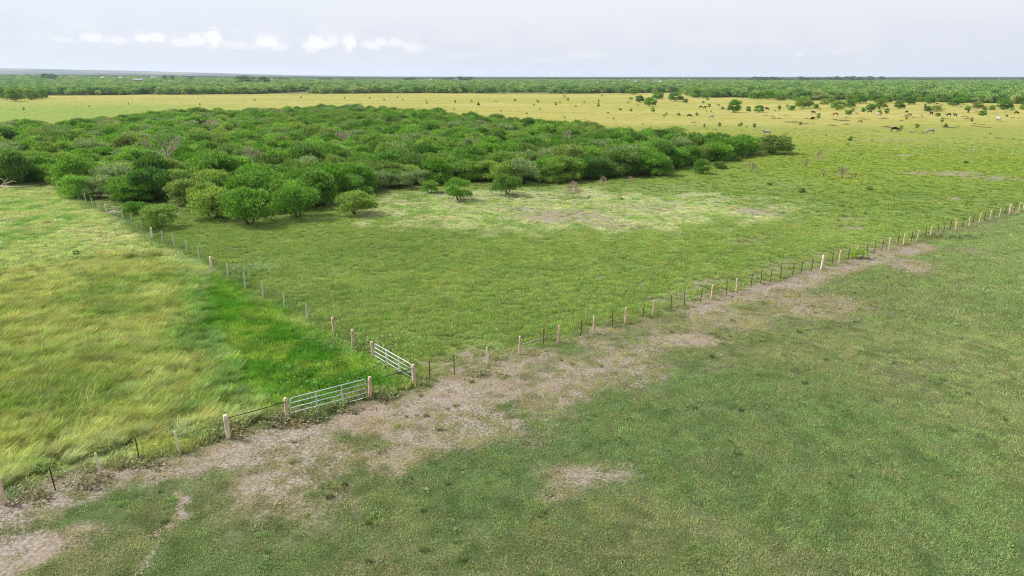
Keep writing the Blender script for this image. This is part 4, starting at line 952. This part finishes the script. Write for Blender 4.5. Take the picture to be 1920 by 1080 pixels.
c1 = P(701, 676); c2 = P(661, 652); line_post(fb_, *c1, 'B', 1); line_post(fb_, *c2, 'B', 2)
for i, ((u, v, k), p_) in enumerate(zip(B_POSTS, bpts)): line_post(fb_, *p_, k, i)
wires(fb_, bpts, H5, .004); rail(fb_, c1, c2, 1.2, 1.2); rail(fb_, c2, bpts[0], 1.2, 1.2)
fc = empty('fence', (0, 0, 0)); tag(fc, 'faint far fence of grey posts with one white post right of the cattle', 'fence')
cp = []
for i in range(14):
    u = 1600 + i * 27; cp.append(P(u, 267 + (u - 1600) * .0835))
for i, p_ in enumerate(cp): line_post(fc, *p_, 'G', i)
wp = wood_post(1.6, .15, 30, mottled('white_paint', (236, 238, 236), (222, 224, 222), 5)); q = link('white_post', wp, fc); q.location = (*P(1825, 286.4), 0)
wires(fc, cp, (.5, .9, 1.2), .004)

# gates
def gate(a, b, label):
    L_ = math.hypot(b[0] - a[0], b[1] - a[1]); rz = math.atan2(b[1] - a[1], b[0] - a[0]); root = empty('gate', (*a, 0), rz); R_ = .22; z0, z1 = .14, 1.36
    pts = [(0, 0, z0)]
    for k in range(7):
        t = math.pi - k / 6 * math.pi / 2; pts.append((R_ + R_ * math.cos(t), 0, z1 - R_ + R_ * math.sin(t)))
    for k in range(7):
        t = math.pi / 2 - k / 6 * math.pi / 2; pts.append((L_ - R_ + R_ * math.cos(t), 0, z1 - R_ + R_ * math.sin(t)))
    pts += [(L_, 0, z0), (L_ / 2, 0, z0), (0, 0, z0)]
    MB().tube(pts, .027, 7, cap=False).build('frame', M_GALV, root)
    for k in (1, 2, 3):
        z = z0 + (z1 - z0) * k / 4; MB().tube([(.02, 0, z), (L_ - .02, 0, z)], .022, 7).build('rail', M_GALV, root)
    for t in (1 / 3, 2 / 3): MB().box((L_ * t - .028, -.036, z0 - .01), (L_ * t + .028, -.028, z1 + .01)).box((L_ * t - .028, .028, z0 - .01), (L_ * t + .028, .036, z1 + .01)).build('upright', M_GALV, root, False)
    for z in (.32, 1.12): MB().tube([(L_, 0, z), (L_ + .14, 0, z)], .02, 6).build('hinge', M_PIPE, root)
    MB().tube([(-.16, 0, 1.0), (-.06, .02, .9), (.02, 0, 1.0)], .012, 5).build('chain', M_GALV, root)
    tag(root, label, 'gate', 'galvanised field gates'); return root
def shrink(a, b, s0, s1):
    L_ = math.hypot(b[0] - a[0], b[1] - a[1]); ux, uy = (b[0] - a[0]) / L_, (b[1] - a[1]) / L_
    return (a[0] + ux * s0, a[1] + uy * s0), (b[0] - ux * s1, b[1] - uy * s1)
g1 = shrink(apts[6], apts[7], .2, .2); gate(*g1, 'galvanised five-bar gate closing the paddock towards the foreground track')
g2 = shrink(apts[8], c1, .25, .2); gate(*g2, 'galvanised five-bar gate set at an angle in the side fence')

# ------------------------------------------------------------------ cattle
def cow_mesh(pose):
    bm_pts = {'grz': dict(neck=(1.15, 0, .95), poll=(1.45, 0, .55), muz=(1.62, 0, .14)), 'std': dict(neck=(1.15, 0, 1.4), poll=(1.42, 0, 1.52), muz=(1.8, 0, 1.3))}
    lie = pose == 'lie'; q = bm_pts['grz' if pose == 'grz' else 'std']; dz = -.62 if lie else 0
    V = [(0, 0, 1.12), (-.45, 0, 1.14), (-.78, 0, 1.16), (.45, 0, 1.12), (.82, 0, 1.2)]; R = [(.36, .42), (.34, .4), (.27, .32), (.33, .4), (.24, .34)]; E = [(0, 1), (1, 2), (0, 3), (3, 4)]
    def add(p, r, j): V.append(p); R.append(r); E.append((j, len(V) - 1)); return len(V) - 1
    n_ = add(q['neck'], (.17, .22), 4); po = add(q['poll'], (.13, .14), n_); add(q['muz'], (.075, .08), po)
    for s in (-1, 1): e_ = add((q['poll'][0] - .06, s * .2, q['poll'][2] + .06), (.03, .05), po)
    for s in (-1, 1):
        if lie:
            k_ = add((.7, s * .3, .75), (.13, .15), 4); add((.95, s * .34, .68), (.07, .07), k_); k_ = add((-.7, s * .34, .85), (.17, .2), 2); add((-.35, s * .45, .68), (.08, .08), k_)
        else:
            k_ = add((.74, s * .17, .72), (.11, .13), 4); k2 = add((.72, s * .17, .4), (.06, .07), k_); add((.74, s * .17, 0.02), (.055, .06), k2)
            k_ = add((-.78, s * .17, .78), (.14, .18), 2); k2 = add((-.9, s * .18, .46), (.065, .08), k_); add((-.82, s * .18, 0.02), (.055, .06), k2)
    t_ = add((-.99, 0, 1.2), (.05, .05), 2); t2 = add((-1.08, 0, .8), (.025, .025), t_); add((-1.07, 0, .5), (.045, .045), t2)
    me = bpy.data.meshes.new('cow'); me.from_pydata([(x, y, z + dz) for x, y, z in V], E, [])
    o = bpy.data.objects.new('cow', me); COL.objects.link(o); md = o.modifiers.new('s', 'SKIN'); o.modifiers.new('u', 'SUBSURF').levels = 1
    for i, (a, b) in enumerate(R): me.skin_vertices[0].data[i].radius = (a, b)
    me.skin_vertices[0].data[0].use_root = True
    dg = bpy.context.evaluated_depsgraph_get(); m2 = bpy.data.meshes.new_from_object(o.evaluated_get(dg)); bpy.data.objects.remove(o)
    m2.polygons.foreach_set('use_smooth', np.ones(len(m2.polygons), dtype=bool)); return m2
COWM = {k: cow_mesh(k) for k in ('grz', 'std', 'lie')}
HIDE = {'black': mottled('black_hide', (34, 28, 26), (48, 40, 36), 2, .6), 'white': mottled('white_hide', (240, 236, 226), (226, 218, 204), 2, .7), 'tan': mottled('tan_hide', (222, 190, 136), (204, 168, 114), 2, .7), 'spotted': mottled('spotted_hide', (238, 234, 228), (150, 140, 136), 1.5, .7), 'brown': mottled('brown_hide', (96, 66, 44), (80, 56, 40), 2, .7)}
COWS = [(1292,220,'black','grz',-10,1,'black cow grazing in the golden field left of the white one'),(1314,203,'black','grz',200,1,'left one of two black cows side by side before the tall tree'),(1321,204,'black','std',10,1,'right one of two black cows side by side before the tall tree'),
 (1325,210,'brown','std',80,.6,'brown calf left of the small black calf'),(1333,211,'black','std',70,.75,'small black calf above the white cow'),(1334,222,'white','grz',190,1.1,'white cow grazing below the small black calf'),(1438,207,'black','std',200,1.15,'black cow half hidden beside a ragged tree'),
 (1525,214,'black','std',120,1.1,'black cow standing left of a low mound of brown weeds'),(1523,223,'black','lie',20,1,'dark cow lying on a brown weed patch'),(1438,254,'white','std',180,1.2,'white cow whose back shows above the right end of the thicket'),(1566,218,'tan','grz',175,1.3,'tan cow grazing broadside among the brown patches'),
 (1631,212,'black','grz',120,1,'black cow at the foot of a row of mesquites'),(1647,217,'white','std',100,1,'white cow next to a thin bush and a brown patch'),(1606,215,'tan','std',95,1,'tan cow seen end-on under the tree row'),(1705,218,'tan','grz',170,1,'tan cow beside a long thin brown patch'),
 (1727,218,'white','grz',60,1.1,'white cow grazing head-on left of the upright black one'),(1746,216,'black','std',95,1.15,'upright black cow seen end-on left of a bare bush'),(1779,218,'black','grz',180,1,'black cow grazing on the brown patch in the middle of the herd'),(1791,219,'black','std',100,1,'black cow seen end-on right of the brown patch'),
 (1815,212,'black','std',60,1.15,'black cow below a small round mesquite'),(1830,211,'tan','std',110,1,'tan cow behind the black cow near the v-shaped tree'),(1813,226,'tan','grz',150,.9,'small tan cow below the v-shaped tree'),(1871,228,'white','std',85,1.3,'white cow seen end-on, last at the right of the herd'),
 (1677,247,'black','grz',-12,1.15,'large black cow grazing nearest the camera'),(1744,251,'spotted','grz',170,1.15,'white cow with dark spots grazing nearest the camera'),(1757,195,'tan','lie',0,1,'cream cow lying between the tree rows'),(1765,197,'tan','lie',40,1,'pale cow lying right of the cream one between the tree rows'),(1800,201,'white','lie',10,1,'white cow resting under the back trees'),(1536,207,'tan','grz',20,.9,'tan cow left of the low wide tree, behind the black cows'),(1700,212,'black','grz',200,.9,'black cow under the middle tree row'),(1664,209,'white','std',120,.9,'white cow between two middle row trees'),(1905,214,'black','grz',0,1,'black cow nearest the right edge'),(1770,206,'tan','std',80,.9,'tan cow behind the middle row'),(1612,231,'tan','grz',10,.9,'tan cow in the open below the tan end-on one'),(1347,199,'black','grz',150,.8,'black cow left of the tall two-lobed tree'),(1453,209,'black','std',30,.5,'black calf right of the half hidden cow'),(1461,207,'black','grz',30,.55,'smallest dark calf left of the wide tree')]
cache = {}
for (u, v, c_, pose, yaw, s, lab) in COWS:
    if (pose, c_) not in cache:
        m = COWM[pose].copy(); m.materials.clear(); m.materials.append(HIDE[c_]); cache[(pose, c_)] = m
    o = link('cow', cache[(pose, c_)]); o.location = (*P(u, v), 0); o.rotation_euler = (0, 0, math.radians(yaw)); o.scale = (s, s, s); tag(o, lab, 'cow', 'cattle grazing in the far right field')

# ------------------------------------------------------------------ far buildings, turbines
M_ROOF_W = mottled('white_metal_roof', (238, 240, 242), (226, 230, 234), .5, .5); M_ROOF_T = mottled('tan_roof', (206, 190, 164), (190, 174, 150), .5); M_WALL = mottled('pale_siding', (222, 216, 200), (204, 198, 182), .5); M_ROOF_B = mottled('blue_grey_roof', (196, 212, 226), (180, 198, 214), .5)
M_DARKGLASS = mottled('dark_opening', (60, 62, 66), (48, 50, 54), 1, .3)
BLD = [(260,152.3,17,2.4,M_ROOF_B,'long low barn with a bluish white roof amid the far left wood'),(136,147.6,7,2.2,M_ROOF_T,'small tan-roofed house in the far left wood'),(193,148.2,5,2,M_ROOF_W,'small white house left of the white silo-like shed'),(227,148,6,3.4,M_ROOF_W,'squat white shed in the far left wood'),(287,147.6,8,3,M_ROOF_W,'white house right of the long barn'),(186,142.6,4,1.6,M_ROOF_W,'tiny white house near the blue ridge at left'),
 (424,145.4,7,2,M_ROOF_W,'white house against the blue ridge'),(446,148.4,5,2,M_ROOF_W,'small white house right of the one against the ridge'),(808,146.5,4,4,M_ROOF_W,'narrow white building left of the oak mass'),(857,149,5,4,M_ROOF_W,'narrow white building between two oak masses'),(846,151.8,13,1.6,M_ROOF_T,'long pale building below the oak masses'),(1170,147.8,7,1.8,M_ROOF_W,'white-roofed building on the skyline right of centre'),(1192,155.6,5,3.2,M_ROOF_W,'small pale house in the right wood'),
 (1229,155.6,7,2.6,M_ROOF_T,'tan farmhouse in the right wood'),(1238,155.6,6,2.6,M_ROOF_W,'pale house right of the tan farmhouse'),(1120,159.6,4,2,M_ROOF_W,'small pale building in the central wood'),(1387,150.4,4,2.4,M_ROOF_W,'small white house at the edge of the far green field'),(1402,150.6,6,2,M_ROOF_W,'white house right of the small one at the far green field'),(240,158,3,1.5,M_ROOF_W,'tiny white shed below the long barn')]
for (u, v, w, h, rm, lab) in BLD:
    x_, y_, z_ = PT(u, v, 3200 if v > 144 else 6000); wd = w * y_ / FPX; hh = h * y_ / FPX
    o = empty('farm_building', (x_, y_, z_), random.uniform(-.2, .2)); dpt = min(wd * .7, 14); eave = hh * .55; top = hh
    eave = max(eave, 5.6); top = max(top, eave + 2.6)
    MB().box((-wd / 2, -dpt / 2, 0), (wd / 2, dpt / 2, eave)).build('wall', M_WALL, o, False)
    mb = MB(); e = .5
    b0 = len(mb.v); mb.v += [(-wd/2-e, -dpt/2-e, eave+.02), (wd/2+e, -dpt/2-e, eave+.02), (wd/2+e, 0, top), (-wd/2-e, 0, top), (-wd/2-e, dpt/2+e, eave+.02), (wd/2+e, dpt/2+e, eave+.02)]
    mb.f += [(0, 1, 2, 3), (3, 2, 5, 4), (0, 3, 4), (1, 5, 2), (0, 4, 5, 1)]
    mb.build('roof', rm, o, False)
    for t in (-.28, .28): MB().box((wd * t - wd * .05, -dpt / 2 - .06, eave * .35), (wd * t + wd * .05, -dpt / 2 - .01, eave * .72)).build('window', M_DARKGLASS, o, False)
    MB().box((-wd * .04, -dpt / 2 - .06, 0), (wd * .04, -dpt / 2 - .01, eave * .7)).build('door', M_DARKGLASS, o, False)
    tag(o, lab, 'building', 'far farm buildings in the woods')

M_TURB = mottled('white_tower_paint', (250, 250, 252), (244, 246, 250), .2, .5)
tw = MB().tube([(0, 0, -3), (0, 0, 40), (0, 0, 82)], [2.6, 2.1, 1.5], 8).mesh('tower', M_TURB); ncl = MB().box((-2, -5, 82), (2, 6, 86)).mesh('nacelle', M_TURB, False)
bl = MB().tube([(0, 0, 1), (0, 0, 12), (0, 0, 42)], [1.0, 1.6, .3], 5).mesh('blade', M_TURB)
TURB = [(204,10),(315,11),(327,9),(332,8),(636,11),(648,10),(663,9),(706,6),(727,7),(747,6),(838,8),(843,7),(870,7),(889,8),(912,8),(920,7),(931,8),(986,7),(1021,9),(1067,8),(1104,9),(1146,6),(1184,8),(1243,6),(1262,12),(1332,8),(1352,9),(1396,9)]
for i, (u, h) in enumerate(TURB):
    D = 127 * FPX / h * 1.02; D = min(D, 19500); x_ = (u - 960) / FPX * D; zz = float(terrain(np.array([x_]), np.array([D]))[0])
    o = empty('wind_turbine', (x_, D, zz), random.uniform(-.5, .5)); link('tower', tw, o); link('nacelle', ncl, o); ph = random.uniform(0, 2)
    for k in range(3):
        q = link('blade', bl, o); q.location = (0, -6, 84); q.rotation_euler = (0, ph + k * 2.0944, 0)
    part_ = 'left of the oak clump, above the blue ridge' if u < 480 else 'on the skyline left of centre' if u < 760 else 'on the skyline above the oak masses' if u < 960 else 'on the skyline right of centre' if u < 1200 else 'on the skyline above the small grove and cattle'
    tag(o, ('tallest bright ' if h >= 11 else 'faint ') + 'white wind turbine ' + part_, 'wind turbine', 'wind turbines along the horizon')

# ------------------------------------------------------------------ haze
hz = MB().box((-26000, -26000, -1.0), (26000, 26000, 190)).build('haze', bpy.data.materials.new('haze'), None, False)
hm = hz.data.materials[0]; hm.use_nodes = True; nt = hm.node_tree; nt.nodes.clear(); ho = nd(nt, 'ShaderNodeOutputMaterial'); pv = nd(nt, 'ShaderNodeVolumePrincipled')
pv.inputs['Color'].default_value = (.72, .80, .98, 1); pv.inputs['Density'].default_value = 4.8e-5; pv.inputs['Anisotropy'].default_value = .2
lk(nt, pv.outputs[0], ho.inputs['Volume']); tag(hz, 'thin pale blue haze of the far distance', 'haze', kind='stuff')
tris = sum(sum(len(p.vertices) - 2 for p in m.polygons) if len(m.polygons) < 1000 else len(m.polygons) * 2 for m in bpy.data.meshes); print('tris', tris)
